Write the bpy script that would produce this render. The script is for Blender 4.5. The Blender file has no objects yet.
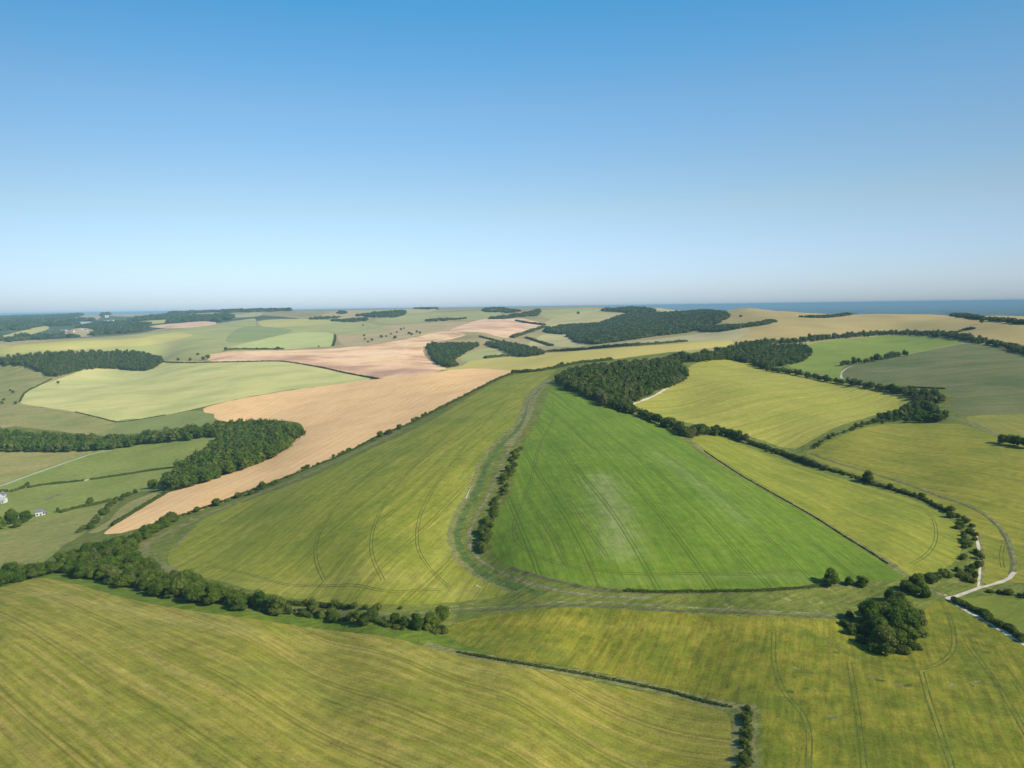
import bpy, math, random
import numpy as np
from mathutils import Vector, Matrix
from mathutils.geometry import delaunay_2d_cdt
from mathutils.bvhtree import BVHTree
R = math.radians
random.seed(7); np.random.seed(7)
SC = bpy.context.scene
COL = SC.collection

# ------------------------------------------------------------------ camera, light
EYE = 250.0                      # camera height above the lowland, metres
FPX = 731.0                      # focal length in photo pixels (1024 wide)
PITCH, ROLL = R(6.02), R(0.78)
fwd = np.array([0, math.cos(PITCH), -math.sin(PITCH)])
up0 = np.array([0, math.sin(PITCH), math.cos(PITCH)])
rt0 = np.array([1.0, 0, 0])
rt = math.cos(ROLL)*rt0 - math.sin(ROLL)*up0
up = math.cos(ROLL)*up0 + math.sin(ROLL)*rt0
cd = bpy.data.cameras.new('camera'); cam = bpy.data.objects.new('camera', cd); COL.objects.link(cam)
m = Matrix(((rt[0], up[0], -fwd[0], 0), (rt[1], up[1], -fwd[1], 0), (rt[2], up[2], -fwd[2], EYE), (0, 0, 0, 1)))
cam.matrix_world = m
cd.sensor_width = 36; cd.lens = 36*FPX/1024; cd.clip_start = 1; cd.clip_end = 200000
SC.camera = cam

SUN_EL, SUN_AZ = 36.0, 112.0     # azimuth clockwise from the viewing direction
w = bpy.data.worlds.new('World'); SC.world = w; w.use_nodes = True
nt = w.node_tree; bg = nt.nodes['Background']
sky = nt.nodes.new('ShaderNodeTexSky'); sky.sky_type = 'NISHITA'; sky.sun_disc = False
sky.sun_elevation = R(SUN_EL); sky.sun_rotation = R(SUN_AZ); sky.altitude = 200
sky.air_density = 1.0; sky.dust_density = 0.6; sky.ozone_density = 2.0
# clear summer air: bluer aloft, pale and cool (not yellow) at the horizon, by elevation
tc = nt.nodes.new('ShaderNodeTexCoord'); sx = nt.nodes.new('ShaderNodeSeparateXYZ'); nt.links.new(tc.outputs['Generated'], sx.inputs[0])
rmp = nt.nodes.new('ShaderNodeValToRGB'); nt.links.new(sx.outputs[2], rmp.inputs[0]); el = rmp.color_ramp.elements
el[0].position = 0.0; el[0].color = (.78, 1.03, 1.58, 1); el[1].position = 1.0; el[1].color = (.42, 1.1, 1.3, 1)
for p_, c_ in ((.03, (.90, 1.06, 1.50)), (.128, (1.06, 1.12, 1.14)), (.25, (.88, 1.20, 1.28)), (.36, (.50, 1.2, 1.38))):
    e_ = el.new(p_); e_.color = (*c_, 1)
mx = nt.nodes.new('ShaderNodeMix'); mx.data_type = 'RGBA'; mx.blend_type = 'MULTIPLY'; mx.inputs[0].default_value = 1
nt.links.new(sky.outputs[0], mx.inputs[6]); nt.links.new(rmp.outputs[0], mx.inputs[7])
sq = nt.nodes.new('ShaderNodeMath'); sq.operation = 'MULTIPLY'; nt.links.new(sx.outputs[0], sq.inputs[0]); nt.links.new(sx.outputs[0], sq.inputs[1])
fa = nt.nodes.new('ShaderNodeMath'); fa.operation = 'MULTIPLY_ADD'; fa.inputs[1].default_value = -.75; fa.inputs[2].default_value = 1.0; fa.use_clamp = True; nt.links.new(sq.outputs[0], fa.inputs[0])
bg2 = nt.nodes.new('ShaderNodeVectorMath'); bg2.operation = 'SCALE'; nt.links.new(mx.outputs[2], bg2.inputs[0]); nt.links.new(fa.outputs[0], bg2.inputs[3])
nt.links.new(bg2.outputs[0], bg.inputs[0]); bg.inputs[1].default_value = 0.107
sl = bpy.data.lights.new('sun', 'SUN'); sl.energy = 5.0; sl.angle = R(0.5); sl.color = (1.0, 0.915, 0.80)
sun = bpy.data.objects.new('sun', sl); COL.objects.link(sun)
sd = Vector((math.sin(R(SUN_AZ))*math.cos(R(SUN_EL)), math.cos(R(SUN_AZ))*math.cos(R(SUN_EL)), math.sin(R(SUN_EL))))
sun.rotation_euler = sd.to_track_quat('Z', 'Y').to_euler(); sun.location = (0, 0, EYE+50)
vs = SC.view_settings; vs.view_transform = 'Standard'; vs.look = 'None'; vs.gamma = 1; vs.use_curve_mapping = False
vs.exposure = 0.37
SC.cycles.max_bounces = 4; SC.cycles.diffuse_bounces = 2; SC.cycles.transmission_bounces = 2
SC.cycles.volume_bounces = 0; SC.cycles.transparent_max_bounces = 8
SC.cycles.use_denoising = True

# ------------------------------------------------------------------ terrain: heights (below the eye) in (azimuth, log distance)
def ray(px, py):
    px = np.asarray(px, float); py = np.asarray(py, float)
    d = FPX*fwd[None] + (px[:, None]-512)*rt[None] - (py[:, None]-384)*up[None]
    az = np.arctan2(d[:, 0], d[:, 1]); s = d[:, 2]/np.hypot(d[:, 0], d[:, 1])
    return az, s                                    # slope: dz per metre of plan distance
# control points: photo pixel and either height below the eye (negative) or plan distance (positive)
CT = [
 (0,768,-120),(300,768,-119),(512,768,-119),(750,768,-122),(1024,768,-123),
 (0,610,-121),(100,640,-120),(250,650,-121),(400,680,-121),(512,680,-121),(750,712,-124),(900,680,-124),(1024,665,-125),
 (330,620,-128),(450,620,-127),(600,606,-124),(700,610,-125),(850,612,-127),(950,600,-128),(1024,615,-127),
 (110,575,-134),(0,580,-138),(0,540,-152),(100,520,-150),(60,500,-158),
 (0,490,-164),(100,455,-166),(0,455,-168),(180,470,-156),(215,440,-152),(270,450,-144),
 (50,425,-160),(150,428,-158),(250,418,-146),
 (100,395,-142),(200,385,-132),(300,368,-116),(20,400,-146),(0,375,-144),(360,380,-118),(420,372,-104),
 (100,365,-136),(160,358,-132),(60,350,-132),(0,352,-138),
 (110,530,-142),(200,490,-138),(300,445,-130),(400,405,-116),(480,374,-101),(240,405,-138),
 (180,565,-132),(300,590,-127),(480,590,-126),(170,545,-134),(240,510,-130),(300,500,-118),(440,480,-106),(480,420,-96),(530,385,-91),(380,440,-112),(360,560,-118),
 (465,540,-121),(488,500,-112),(520,430,-98),(505,580,-124),
 (510,560,-119),(600,560,-115),(700,575,-119),(860,578,-125),(600,480,-103),(700,500,-108),(800,545,-119),(575,400,-92),(660,440,-104),(540,470,-104),(740,480,-112),
 (800,490,-118),(900,530,-121),(955,550,-125),(930,500,-123),(860,478,-122),(790,452,-121),
 (680,405,-106),(800,430,-113),(895,408,-113),(740,385,-96),(740,368,-95),(830,382,-104),
 (850,440,-112),(950,470,-114),(1024,520,-122),(1024,460,-108),(940,430,-108),(1010,560,-126),
 (860,375,-98),(940,385,-97),(1024,400,-100),(940,352,-82),(1024,362,-80),(1024,385,-92),(860,345,-84),
 (768,345,-82),(895,330,-70),(1024,346,-76),
 (768,328,-60),(820,320,-48),(900,317,-42),(960,318,-44),(1024,326,-48),(768,312,-34),
 (620,375,-88),(555,375,-90),(512,368,-96),(560,360,-88),(640,355,-80),(720,350,-80),(730,342,-74),(690,340,-76),
 (620,343,-88),(690,335,-84),
 (560,345,2150),(512,348,2100),(470,352,1950),(440,360,1750),(580,335,2500),(640,330,2450),(700,325,2500),
 (640,318,3200),(720,314,2900),(752,307,3000),(690,311,3400),
 (540,325,3000),(560,311,3900),(600,310.5,3900),(600,306.8,4500),(650,307,4000),(540,306.6,4900),(512,320,3300),(460,328,2700),(485,333,2400),
 (380,360,1650),(300,355,1850),(330,345,2300),(400,338,2350),(300,335,2750),(256,330,3000),(256,345,2300),(360,325,3400),
 (420,318,3900),(420,307.3,5400),(360,308,5800),(480,308.3,5200),(300,316,4500),(300,309.6,6200),(256,311,6500),
 (200,335,2750),(200,327,3600),(140,338,2500),(80,342,2300),(0,347,2150),(180,350,2200),
 (100,330,4300),(40,338,3600),(0,340,3500),(150,320,5200),(200,318,5400),(100,318,7000),(100,310.5,10500),(150,310,10000),(200,309.5,9000),(250,309.2,8500),
 (0,325,5500),(0,318,9000),(40,317,9500),
]
A = []; 
for px, py, v in CT:
    az, s = ray([px], [py]); az, s = az[0], s[0]
    if v < 0: D = v/s if s < 0 else 1e9; h = v
    else: D = v; h = s*v
    A.append((az, math.log(D), h))
for a in (-55, -35, -15, 5, 25, 55):
    A.append((R(a), math.log(50), -119))
    A.append((R(a), math.log(30000), -228)); A.append((R(a), math.log(60000), -228))
for a in (14, 20, 27, 34, 42, 55): A.append((R(a), math.log(5200), -190)); A.append((R(a), math.log(11000), -228))
for a in (-14, -5, 4): A.append((R(a), math.log(14000), -120))
for a, D, h in ((-55,900,-150),(-55,400,-140),(-55,2500,-140),(-55,6000,-190),(55,400,-122),(55,900,-105),(55,1700,-60),(48,600,-112),(45,1500,-60)):
    A.append((R(a), math.log(D), h))
A = np.array(A); KU = 3.0
def tps_fit(A, lam=0.004):
    P = np.c_[A[:, 0]*KU, A[:, 1]]; n = len(P)
    r2 = ((P[:, None]-P[None])**2).sum(-1); K = 0.5*r2*np.log(r2+1e-12) + lam*np.eye(n)
    Q = np.c_[np.ones(n), P]; M = np.block([[K, Q], [Q.T, np.zeros((3, 3))]])
    return P, np.linalg.solve(M, np.r_[A[:, 2], np.zeros(3)])
P_, W_ = tps_fit(A)
def tps(u, v):
    out = np.empty(len(u))
    for i in range(0, len(u), 20000):
        q = np.c_[u[i:i+20000], v[i:i+20000]]
        r2 = ((q[:, None]-P_[None])**2).sum(-1)
        out[i:i+20000] = (0.5*r2*np.log(r2+1e-12))@W_[:-3] + W_[-3] + q@W_[-2:]
    return out
AZ0, AZ1, NA = R(-56), R(56), 300
L0, L1, NL = math.log(40), math.log(60000), 520
ga = np.linspace(AZ0, AZ1, NA); gl = np.linspace(L0, L1, NL)
GA, GL = np.meshgrid(ga, gl, indexing='ij')
GH = tps(GA.ravel()*KU, GL.ravel()).reshape(NA, NL)
GX, GY = np.exp(GL)*np.sin(GA), np.exp(GL)*np.cos(GA)
amp = np.clip(np.exp(GL)/850, .15, 2.6)*np.clip((9.6-GL)/1.0, 0, 1)
GH += amp*(0.9*np.sin(GX/67+1.3*np.sin(GY/91))*np.cos(GY/79+.7*np.sin(GX/113)) + 0.5*np.sin(GX/29+GY/47)*np.cos(GY/31-GX/61))
GH = np.clip(GH, -236, np.where(GL > math.log(7000), np.maximum(-18-(np.exp(GL)-7000)*.006, -228), -6))
def _interp(G, a, l):
    a = np.clip(a, AZ0, AZ1-1e-9); l = np.clip(l, L0, L1-1e-9)
    fa = (a-AZ0)/(AZ1-AZ0)*(NA-1); fl = (l-L0)/(L1-L0)*(NL-1)
    ia = fa.astype(int); il = fl.astype(int); ta = fa-ia; tl = fl-il
    return G[ia, il]*(1-ta)*(1-tl)+G[ia+1, il]*ta*(1-tl)+G[ia, il+1]*(1-ta)*tl+G[ia+1, il+1]*ta*tl
def H(a, l):
    a = np.asarray(a, float); l = np.asarray(l, float)
    h = _interp(GH, a, l)
    t = np.clip((np.abs(a)-R(56))/R(40), 0, 1)
    return h*(1-t)+(-130)*t
_da = np.gradient(GH, ga, axis=0); _dl = np.gradient(GH, gl, axis=1)
def normals(a, l):
    D = np.exp(np.maximum(l, L0)); ga_, gl_ = _interp(_da, a, l)/D, _interp(_dl, a, l)/D
    k = (np.abs(a) < R(56))
    ga_ *= k; gl_ *= k
    gx = ga_*np.cos(a)+gl_*np.sin(a); gy = -ga_*np.sin(a)+gl_*np.cos(a)
    n = np.c_[-gx, -gy, np.ones(len(a))]
    return n/np.linalg.norm(n, axis=1)[:, None]
LS = np.linspace(math.log(60), L1, 1500)
def cast(pts, lift=0.0):
    """photo pixels -> (azimuth, log distance) where their sight line meets the ground"""
    pts = np.asarray(pts, float); az, s = ray(pts[:, 0], pts[:, 1]); out = []
    for a, k in zip(az, s):
        g = H(np.full(len(LS), a), LS)+lift - k*np.exp(LS)
        i = np.argmax(g > 0)
        if g[i] <= 0: l = LS[-1]
        elif i == 0: l = LS[0]
        else: l = LS[i-1]+(LS[i]-LS[i-1])*(-g[i-1])/(g[i]-g[i-1]+1e-12)
        out.append((a, l))
    return np.array(out)
def to_xy(al): D = np.exp(al[:, 1]); return np.c_[D*np.sin(al[:, 0]), D*np.cos(al[:, 0])]
def to_al(xy): return np.c_[np.arctan2(xy[:, 0], xy[:, 1]), np.log(np.hypot(xy[:, 0], xy[:, 1])+1e-9)]
def ground_z(xy): al = to_al(xy); return EYE+H(al[:, 0], al[:, 1])
def spline(pts, closed, step=0.16):
    P = np.asarray(pts, float); n = len(P); out = []
    seg = n if closed else n-1
    for i in range(seg):
        p0 = P[(i-1) % n] if closed or i > 0 else P[i]; p1 = P[i % n]; p2 = P[(i+1) % n]
        p3 = P[(i+2) % n] if closed or i+2 < n else P[(i+1) % n]
        d = [max(np.linalg.norm(b-a), 1e-6)**.5 for a, b in ((p0, p1), (p1, p2), (p2, p3))]
        K = max(2, min(14, int(np.linalg.norm(p2-p1)/5)))
        for k in range(K):
            t = k/K
            m1 = (p2-p1)+d[1]*((p1-p0)/d[0]-(p2-p0)/(d[0]+d[1])) if np.any(p0 != p1) else (p2-p1)
            m2 = (p2-p1)+d[1]*((p3-p2)/d[2]-(p3-p1)/(d[1]+d[2])) if np.any(p3 != p2) else (p2-p1)
            out.append((2*t**3-3*t*t+1)*p1+(t**3-2*t*t+t)*m1+(-2*t**3+3*t*t)*p2+(t**3-t*t)*m2)
    if not closed: out.append(P[-1])
    return np.array(out)
def resample(xy, step):
    d = np.r_[0, np.cumsum(np.linalg.norm(np.diff(xy, axis=0), axis=1))]
    n = max(2, int(d[-1]/step)+1); t = np.linspace(0, d[-1], n)
    return np.c_[np.interp(t, d, xy[:, 0]), np.interp(t, d, xy[:, 1])]
def poly_al(px): return cast(spline(px, True))
def line_xy(px): return to_xy(cast(spline(px, False)))
def strip_al(xy, wid, off=0.0, rag=0.0):
    d0 = np.hypot(xy[:, 0], xy[:, 1]).min(); xy = resample(xy, max(2.5, d0*0.012))
    t = np.gradient(xy, axis=0); t /= np.linalg.norm(t, axis=1)[:, None]+1e-9; nn = np.c_[-t[:, 1], t[:, 0]]
    wl = wid/2*(1+rag*np.random.uniform(-1, 1, (len(xy), 1))); wr = wid/2*(1+rag*np.random.uniform(-1, 1, (len(xy), 1)))
    return to_al(np.r_[xy+nn*(off+wl), (xy+nn*(off-wr))[::-1]])
def inside(poly, q):
    x, y = q[:, 0], q[:, 1]; c = np.zeros(len(q), bool); n = len(poly)
    for i in range(n):
        x1, y1 = poly[i]; x2, y2 = poly[i-1]
        if y1 == y2: continue
        k = (y1 > y) != (y2 > y)
        c ^= k & (x < (x2-x1)*(y-y1)/(y2-y1)+x1)
    return c

# ------------------------------------------------------------------ materials
def new_mat(name, rough=0.9):
    mt = bpy.data.materials.new(name); mt.use_nodes = True
    b = mt.node_tree.nodes['Principled BSDF']; b.inputs['Roughness'].default_value = rough
    b.inputs['Specular IOR Level'].default_value = 0.15
    return mt, mt.node_tree, b
class NT:
    def __init__(s, nt): s.nt = nt
    def n(s, t, **k):
        o = s.nt.nodes.new(t)
        for a, v in k.items(): setattr(o, a, v)
        return o
    def l(s, a, b): s.nt.links.new(a, b)
    def math(s, op, a, b=None, c=None):
        o = s.n('ShaderNodeMath', operation=op)
        for i, v in enumerate((a, b, c)):
            if v is None: continue
            if isinstance(v, (int, float)): o.inputs[i].default_value = v
            else: s.l(v, o.inputs[i])
        return o.outputs[0]
    def noise(s, vec, scale, detail=3, rough=.55, off=0):
        o = s.n('ShaderNodeTexNoise'); o.inputs['Scale'].default_value = scale; o.inputs['Detail'].default_value = detail
        o.inputs['Roughness'].default_value = rough
        if off:
            mp = s.n('ShaderNodeMapping'); mp.inputs['Location'].default_value = (off, off*1.7, 0); s.l(vec, mp.inputs[0]); vec = mp.outputs[0]
        s.l(vec, o.inputs['Vector']); return o.outputs['Fac']
    def ramp(s, f, lo, hi):
        o = s.n('ShaderNodeMapRange'); o.interpolation_type = 'SMOOTHSTEP'; s.l(f, o.inputs[0])
        o.inputs[1].default_value = lo; o.inputs[2].default_value = hi; return o.outputs[0]
    def mix(s, f, a, b, mode='MIX'):
        o = s.n('ShaderNodeMix', data_type='RGBA', blend_type=mode)
        if isinstance(f, (int, float)): o.inputs[0].default_value = f
        else: s.l(f, o.inputs[0])
        for i, v in ((6, a), (7, b)):
            if isinstance(v, tuple): o.inputs[i].default_value = (*v, 1)
            else: s.l(v, o.inputs[i])
        return o.outputs[2]
def land_mat(name, c1, c2, c3, row=None, streak=(5, 90), sk=0.6, patch=70, pk=0.5, fine=0.22, tram=0, tk=0.5, seed=0, spots=None, bump=0.35, tw=0.42, blobs=()):
    """row: unit vector along the drilling; streaks of c2 along it, patches of c3, fine crop grain, tram lines every `tram` metres"""
    mt, nt, b = new_mat(name); g = NT(nt)
    co = g.n('ShaderNodeTexCoord').outputs['Object']
    flat = g.n('ShaderNodeMapping'); flat.inputs['Scale'].default_value = (1, 1, 0.0); g.l(co, flat.inputs[0]); co = flat.outputs[0]
    ang = math.atan2(row[1], row[0]) if row is not None else 0.6
    rot = g.n('ShaderNodeMapping'); rot.vector_type = 'TEXTURE'; rot.inputs['Rotation'].default_value = (0, 0, ang); g.l(co, rot.inputs[0]); rc = rot.outputs[0]
    warp = g.n('ShaderNodeTexNoise'); warp.inputs['Scale'].default_value = 1/140; warp.inputs['Detail'].default_value = 1; g.l(co, warp.inputs[0])
    wv = g.n('ShaderNodeVectorMath', operation='MULTIPLY_ADD'); g.l(warp.outputs['Color'], wv.inputs[0]); wv.inputs[1].default_value = (14, 14, 0); g.l(rc, wv.inputs[2])
    st = g.n('ShaderNodeMapping'); st.inputs['Scale'].default_value = (1/streak[1], 1/streak[0], 1); st.inputs['Location'].default_value = (seed*3.1, seed*5.7, 0); g.l(wv.outputs[0], st.inputs[0])
    f1 = g.ramp(g.noise(st.outputs[0], 1.0, 5, .62), .36, .66)
    f2 = g.ramp(g.noise(co, 1/patch, 4, .6, seed+1.3), .42, .68)
    f3 = g.ramp(g.noise(co, 1/(patch*.23), 4, .6, seed+9.1), .40, .72)
    c = g.mix(g.math('MULTIPLY', f1, sk), c1, c2)
    c = g.mix(g.math('MULTIPLY', f2, pk), c, c3)
    c = g.mix(g.math('MULTIPLY', f3, pk*.6), c, tuple(.5*(x+y) for x, y in zip(c2, c3)))
    if spots:
        sp = g.ramp(g.noise(co, 1/spots[1], 3, .7, seed+4.4), spots[2], spots[2]+.08); c = g.mix(g.math('MULTIPLY', sp, spots[3]), c, spots[0])
    for p0, p1, rad, colr, kk in blobs:       # soft patches of thin, ripe or lush crop: segment p0-p1 on the ground, radius in metres
        a, b2 = to_xy(cast([p0, p1])); v = b2-a; L = float(np.linalg.norm(v)); v = v/L
        rel = g.n('ShaderNodeVectorMath', operation='SUBTRACT'); g.l(co, rel.inputs[0]); rel.inputs[1].default_value = (*a, 0)
        dt = g.n('ShaderNodeVectorMath', operation='DOT_PRODUCT'); g.l(rel.outputs[0], dt.inputs[0]); dt.inputs[1].default_value = (*v, 0)
        cl = g.n('ShaderNodeClamp'); g.l(dt.outputs['Value'], cl.inputs[0]); cl.inputs[1].default_value = 0; cl.inputs[2].default_value = L
        on = g.n('ShaderNodeVectorMath', operation='SCALE'); on.inputs[0].default_value = (*v, 0); g.l(cl.outputs[0], on.inputs[3])
        ds = g.n('ShaderNodeVectorMath', operation='DISTANCE'); g.l(rel.outputs[0], ds.inputs[0]); g.l(on.outputs[0], ds.inputs[1])
        q = g.math('ADD', g.math('DIVIDE', ds.outputs['Value'], rad), g.math('MULTIPLY', g.math('SUBTRACT', g.noise(co, 1/(rad*.7), 5, .7, seed+2), .5), 2.2))
        c = g.mix(g.math('MULTIPLY', g.math('SUBTRACT', 1.0, g.ramp(q, -.7, 1.5)), kk), c, colr)
    g1 = g.noise(co, 1/0.9, 4, .75); g2 = g.noise(co, 1/4.5, 3, .6, 3)
    st2 = g.n('ShaderNodeMapping'); st2.inputs['Scale'].default_value = (1/14, 1/1.3, 1); g.l(rc, st2.inputs[0]); g3 = g.noise(st2.outputs[0], 1, 3, .6)
    st3 = g.n('ShaderNodeMapping'); st3.inputs['Scale'].default_value = (1/45, 1/2.4, 1); g.l(wv.outputs[0], st3.inputs[0]); g4 = g.noise(st3.outputs[0], 1, 4, .7)
    br = g.math('ADD', g.math('ADD', g.math('MULTIPLY', g1, .55), g.math('MULTIPLY', g2, .45)), g.math('ADD', g.math('MULTIPLY', g3, .35), g.math('MULTIPLY', g4, .45)))
    k = g.math('MULTIPLY_ADD', g.math('SUBTRACT', br, .9), fine*6.5, 1.0)
    hsv = g.n('ShaderNodeHueSaturation'); g.l(c, hsv.inputs['Color']); hsv.inputs['Saturation'].default_value = .985; g.l(k, hsv.inputs['Value']); c = hsv.outputs[0]
    if tram:
        sx = g.n('ShaderNodeSeparateXYZ'); g.l(rc, sx.inputs[0])
        y = g.math('ADD', sx.outputs[1], 5000*tram+seed*1.7)
        q = g.math('ABSOLUTE', g.math('SUBTRACT', g.math('ABSOLUTE', g.math('SUBTRACT', g.math('MODULO', y, tram), tram/2)), 0.95))
        mk = g.math('SUBTRACT', 1.0, g.ramp(q, tw*.5, tw))
        vis = g.ramp(g.noise(st.outputs[0], .9, 2, .5, seed+21), .26, .46)
        c = g.mix(g.math('MULTIPLY', g.math('MULTIPLY', mk, vis), tk), c, tuple(x*.42 for x in c1))
    g.l(c, b.inputs['Base Color'])
    if bump:
        bp = g.n('ShaderNodeBump'); bp.inputs['Strength'].default_value = bump; bp.inputs['Distance'].default_value = .8; g.l(g1, bp.inputs['Height']); g.l(bp.outputs[0], b.inputs['Normal'])
    return mt
def rowdir(p, q):
    a = to_xy(cast([p, q])); d = a[1]-a[0]; return d/np.linalg.norm(d)

GREEN = (.085, .150, .022)
M = {}
M['rough'] = land_mat('rough grass', (0.110,0.138,0.018), (0.179,0.173,0.034), (0.074,0.109,0.013), None, (2.5,9), .75, 16, .8, .40, spots=((.26,.23,.10), 6, .60, .6))
M['down'] = land_mat('downland grass', (0.303,0.249,0.093), (0.379,0.267,0.125), (0.198,0.196,0.066), None, (50,260), .8, 170, .8, .16, seed=2, spots=((.09,.12,.045), 60, .66, .6))
M['plain'] = land_mat('lowland country', (.02,.04,.02), (.05,.075,.03), (.16,.17,.08), None, (700,2600), .6, 1300, .5, .15, seed=5, spots=((.38,.36,.26), 500, .60, .9), bump=0)
M['vale'] = land_mat('wooded vale', (.04,.06,.025), (.07,.095,.035), (.15,.17,.07), None, (160,700), .6, 260, .6, .2, seed=5, spots=((.26,.24,.14), 100, .60, .7))

F1 = [(0,588),(38,578.5),(70,583),(100,591),(150,603.5),(212,613.5),(256,619.5),(318,629),(381,636),(418,644),(456,655),(512,665),(587,680.5),(662,696.5),(707,707),(726,713),(731,722),(730,768),(727,850),(400,860),(-80,860),(-80,620)]
F2 = [(448,630),(468,620),(512,613),(562,608.5),(612,609),(662,612),(768,617),(825,618),(847,622),(860,634),(874,647),(893,652),(911,648),(919,636),(920,622),(926,609),(938,601.5),(950,602),(962,612),(993,629),(1024,646),(1100,690),(1100,850),(765,850),(762,768),(762,718),(756,705),(732,702),(707,697),(637,681),(574,667.5),(537,661.5),(512,659),(481,650),(458,642)]
F4 = [(168,558),(172,548),(187,534),(207,517.5),(256,497.5),(318,474),(368,450),(411,431),(451,409),(480,391),(505,378),(537,371.5),(556,370),(550,376),(537,386),(525,399),(521,413),(512,428),(498,440),(481,462),(470,490),(456,515),(450,530),(452,547),(461,562),(476,575),(496,583),(511,589),(500,596),(456,602),(400,604.5),(356,604.5),(306,600),(256,591),(225,582),(190,574.5),(172,567)]
F5 = [(557,385),(550,390),(545,399),(541,414),(533,430),(523,445),(517,465),(512,492),(498,512),(491,530),(491,547),(501,560),(516,568),(537,574.5),(587,585.5),(625,589.5),(687,590),(768,588),(818,584),(868,581),(903,577),(888,562),(863,547),(825,525),(793,507),(768,493),(737,475),(700,454),(674,432),(650,421),(624,413),(599,405),(575,393)]
F6 = [(691,439),(698,436),(712,435.5),(738,443),(768,455),(805,467),(843,479),(880,490),(918,502),(943,515),(957,527),(962,542),(956,560),(940,570),(918,575.5),(905,574),(880,557),(850,537),(818,517),(768,488.5),(737,470),(704,450)]
F7 = [(688,368),(688,377),(672,386),(652,396.5),(632,404.5),(640,409),(655,415),(667,418),(687,422.5),(724,430),(762,440),(785,447.5),(800,447),(812,440),(830,430),(868,417),(900,408),(910,401),(903,396),(868,388),(818,377.5),(768,369),(745,361),(724,358.5),(704,360)]
F8 = [(805,453),(814,448),(838,437),(868,427),(905,423.5),(943,423.5),(968,426),(998,437),(1040,446),(1110,455),(1110,600),(1050,590),(1024,583),(1003,583),(983,583),(982,560),(978,540),(968,523),(943,506),(908,492),(880,481.5),(848,471),(818,461)]
F9 = [(966,418),(1024,414),(1110,412),(1110,450),(1030,441),(1000,435),(978,426)]
F10 = [(843,367.5),(876,361),(908,354.5),(945,347),(968,343.5),(993,346),(1024,354.5),(1110,367),(1110,410),(1024,414),(980,415.5),(957,413),(950,406),(955,397),(943,390),(918,386),(888,384),(853,381.5),(842,376)]
F11 = [(783,361),(800,353),(808,345),(843,339.5),(893,336),(943,338),(966,342),(945,346.5),(908,354),(876,361),(843,367),(841,372),(845,379),(830,378),(800,371)]
F12 = [(730,308),(752,306),(772,309),(800,317),(823,317.5),(868,313),(938,313.5),(980,318.5),(1024,323),(1110,332),(1110,365),(1024,353),(993,342),(948,334),(895,331),(843,334),(800,337),(768,340),(732,342),(687,343),(640,345),(600,348),(612,345),(640,341),(687,336),(727,330),(742,325),(722,322),(726,313)]
F13 = [(440,370),(461,366),(468,362),(512,356.5),(562,352),(612,348.5),(674,344),(732,341.5),(734,344),(699,349),(662,353),(612,359.5),(562,366),(532,370),(512,373),(480,370)]
F14 = [(512,371.5),(476,368.5),(451,370),(411,376),(376,379),(331,385),(293,390),(256,396),(240,399),(215,404.5),(203,409),(205,412.5),(214,414),(215,418),(230,422),(262,420),(301,424),(304,431),(293,442),(283,451),(256,463),(217,477),(172,489),(150,502),(112,527),(104,534),(120,533),(145,526),(165,519),(190,513),(225,502),(256,487.5),(288,476),(321,463),(351,449.5),(378,435),(411,422.5),(451,402),(481,386),(506,374.5)]
F15 = [(205,357),(225,352),(256,350.5),(293,350),(331,348.5),(376,344),(416,337),(440,331.5),(456,331.5),(466,335),(452,339),(430,343.5),(423,351),(431,361),(448,367),(440,371),(411,376),(381,378),(343,371.5),(306,364.5),(281,361),(256,361.5),(212,362)]
F16 = [(450,330.5),(468,323),(485,319),(512,318),(530,320),(544,325),(530,330),(520,336),(508,338),(481,332.5)]
F17 = [(20,402),(27,390),(50,382),(87,369.5),(112,369),(140,371),(154,368),(162,362),(207,362),(256,362),(281,361.5),(306,365),(343,372),(371,378.5),(331,385),(293,389.5),(256,395.5),(240,398.5),(215,404),(190,410),(150,417.5),(117,421.5),(75,412),(45,407)]
F18 = [(117,422),(150,418),(190,411),(204,410.5),(215,416),(212,424),(175,428),(125,434),(114,434)]
F19 = [(-80,362),(0,363),(37,370),(52,377),(45,383),(25,391),(19,402),(45,408),(75,413),(115,422),(114,434),(50,430),(0,425),(-80,425)]
PA = [(-80,446),(110,447),(225,432),(214,447),(180,466),(165,487),(130,494),(100,520),(70,540),(35,566),(-80,590)]
PB = [(-80,448),(40,451),(92,451),(75,458),(50,466),(25,475),(0,484),(-80,505)]
PC = [(-80,552),(0,533),(50,518),(107,503),(122,497),(100,518),(80,536),(50,552),(32,566),(0,576),(-80,590)]
PD = [(110,520),(125,505),(150,494),(168,490),(150,500),(112,524),(100,532),(88,533)]
VG = [(-80,600),(0,581),(45,569),(100,583),(160,597),(212,605),(256,611),(310,616),(370,622),(430,630),(452,638),(480,650),(512,660),(512,666),(456,656),(381,637),(256,620),(150,605),(38,580),(0,590),(-80,620)]
LG = [(-80,356),(0,346),(62,341),(140,334),(200,326.5),(256,321.5),(256,326),(300,326),(360,322),(390,330),(340,334),(300,332),(256,341),(225,350),(200,358),(160,360),(100,350),(0,356)]
LY = [(-80,352),(0,347),(62,342),(130,339),(175,332.5),(192,335),(150,345),(110,347),(37,351),(0,354)]
LD = [(240,328),(262,326.5),(293,330.5),(275,336),(240,343),(225,341)]
LM = [(225,349),(256,341),(290,333.5),(310,332),(335,335),(333,345),(310,347),(290,349),(256,349.5)]
L5 = [(-100,342),(0,341),(60,339),(140,333),(165,328),(215,325.5),(250,321.5),(300,319),(256,315),(200,316),(120,312),(0,318),(-100,322)]
G15 = [(542,326),(556,316),(580,310.5),(600,309),(602,312),(640,313),(610,320),(570,325)]
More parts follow.
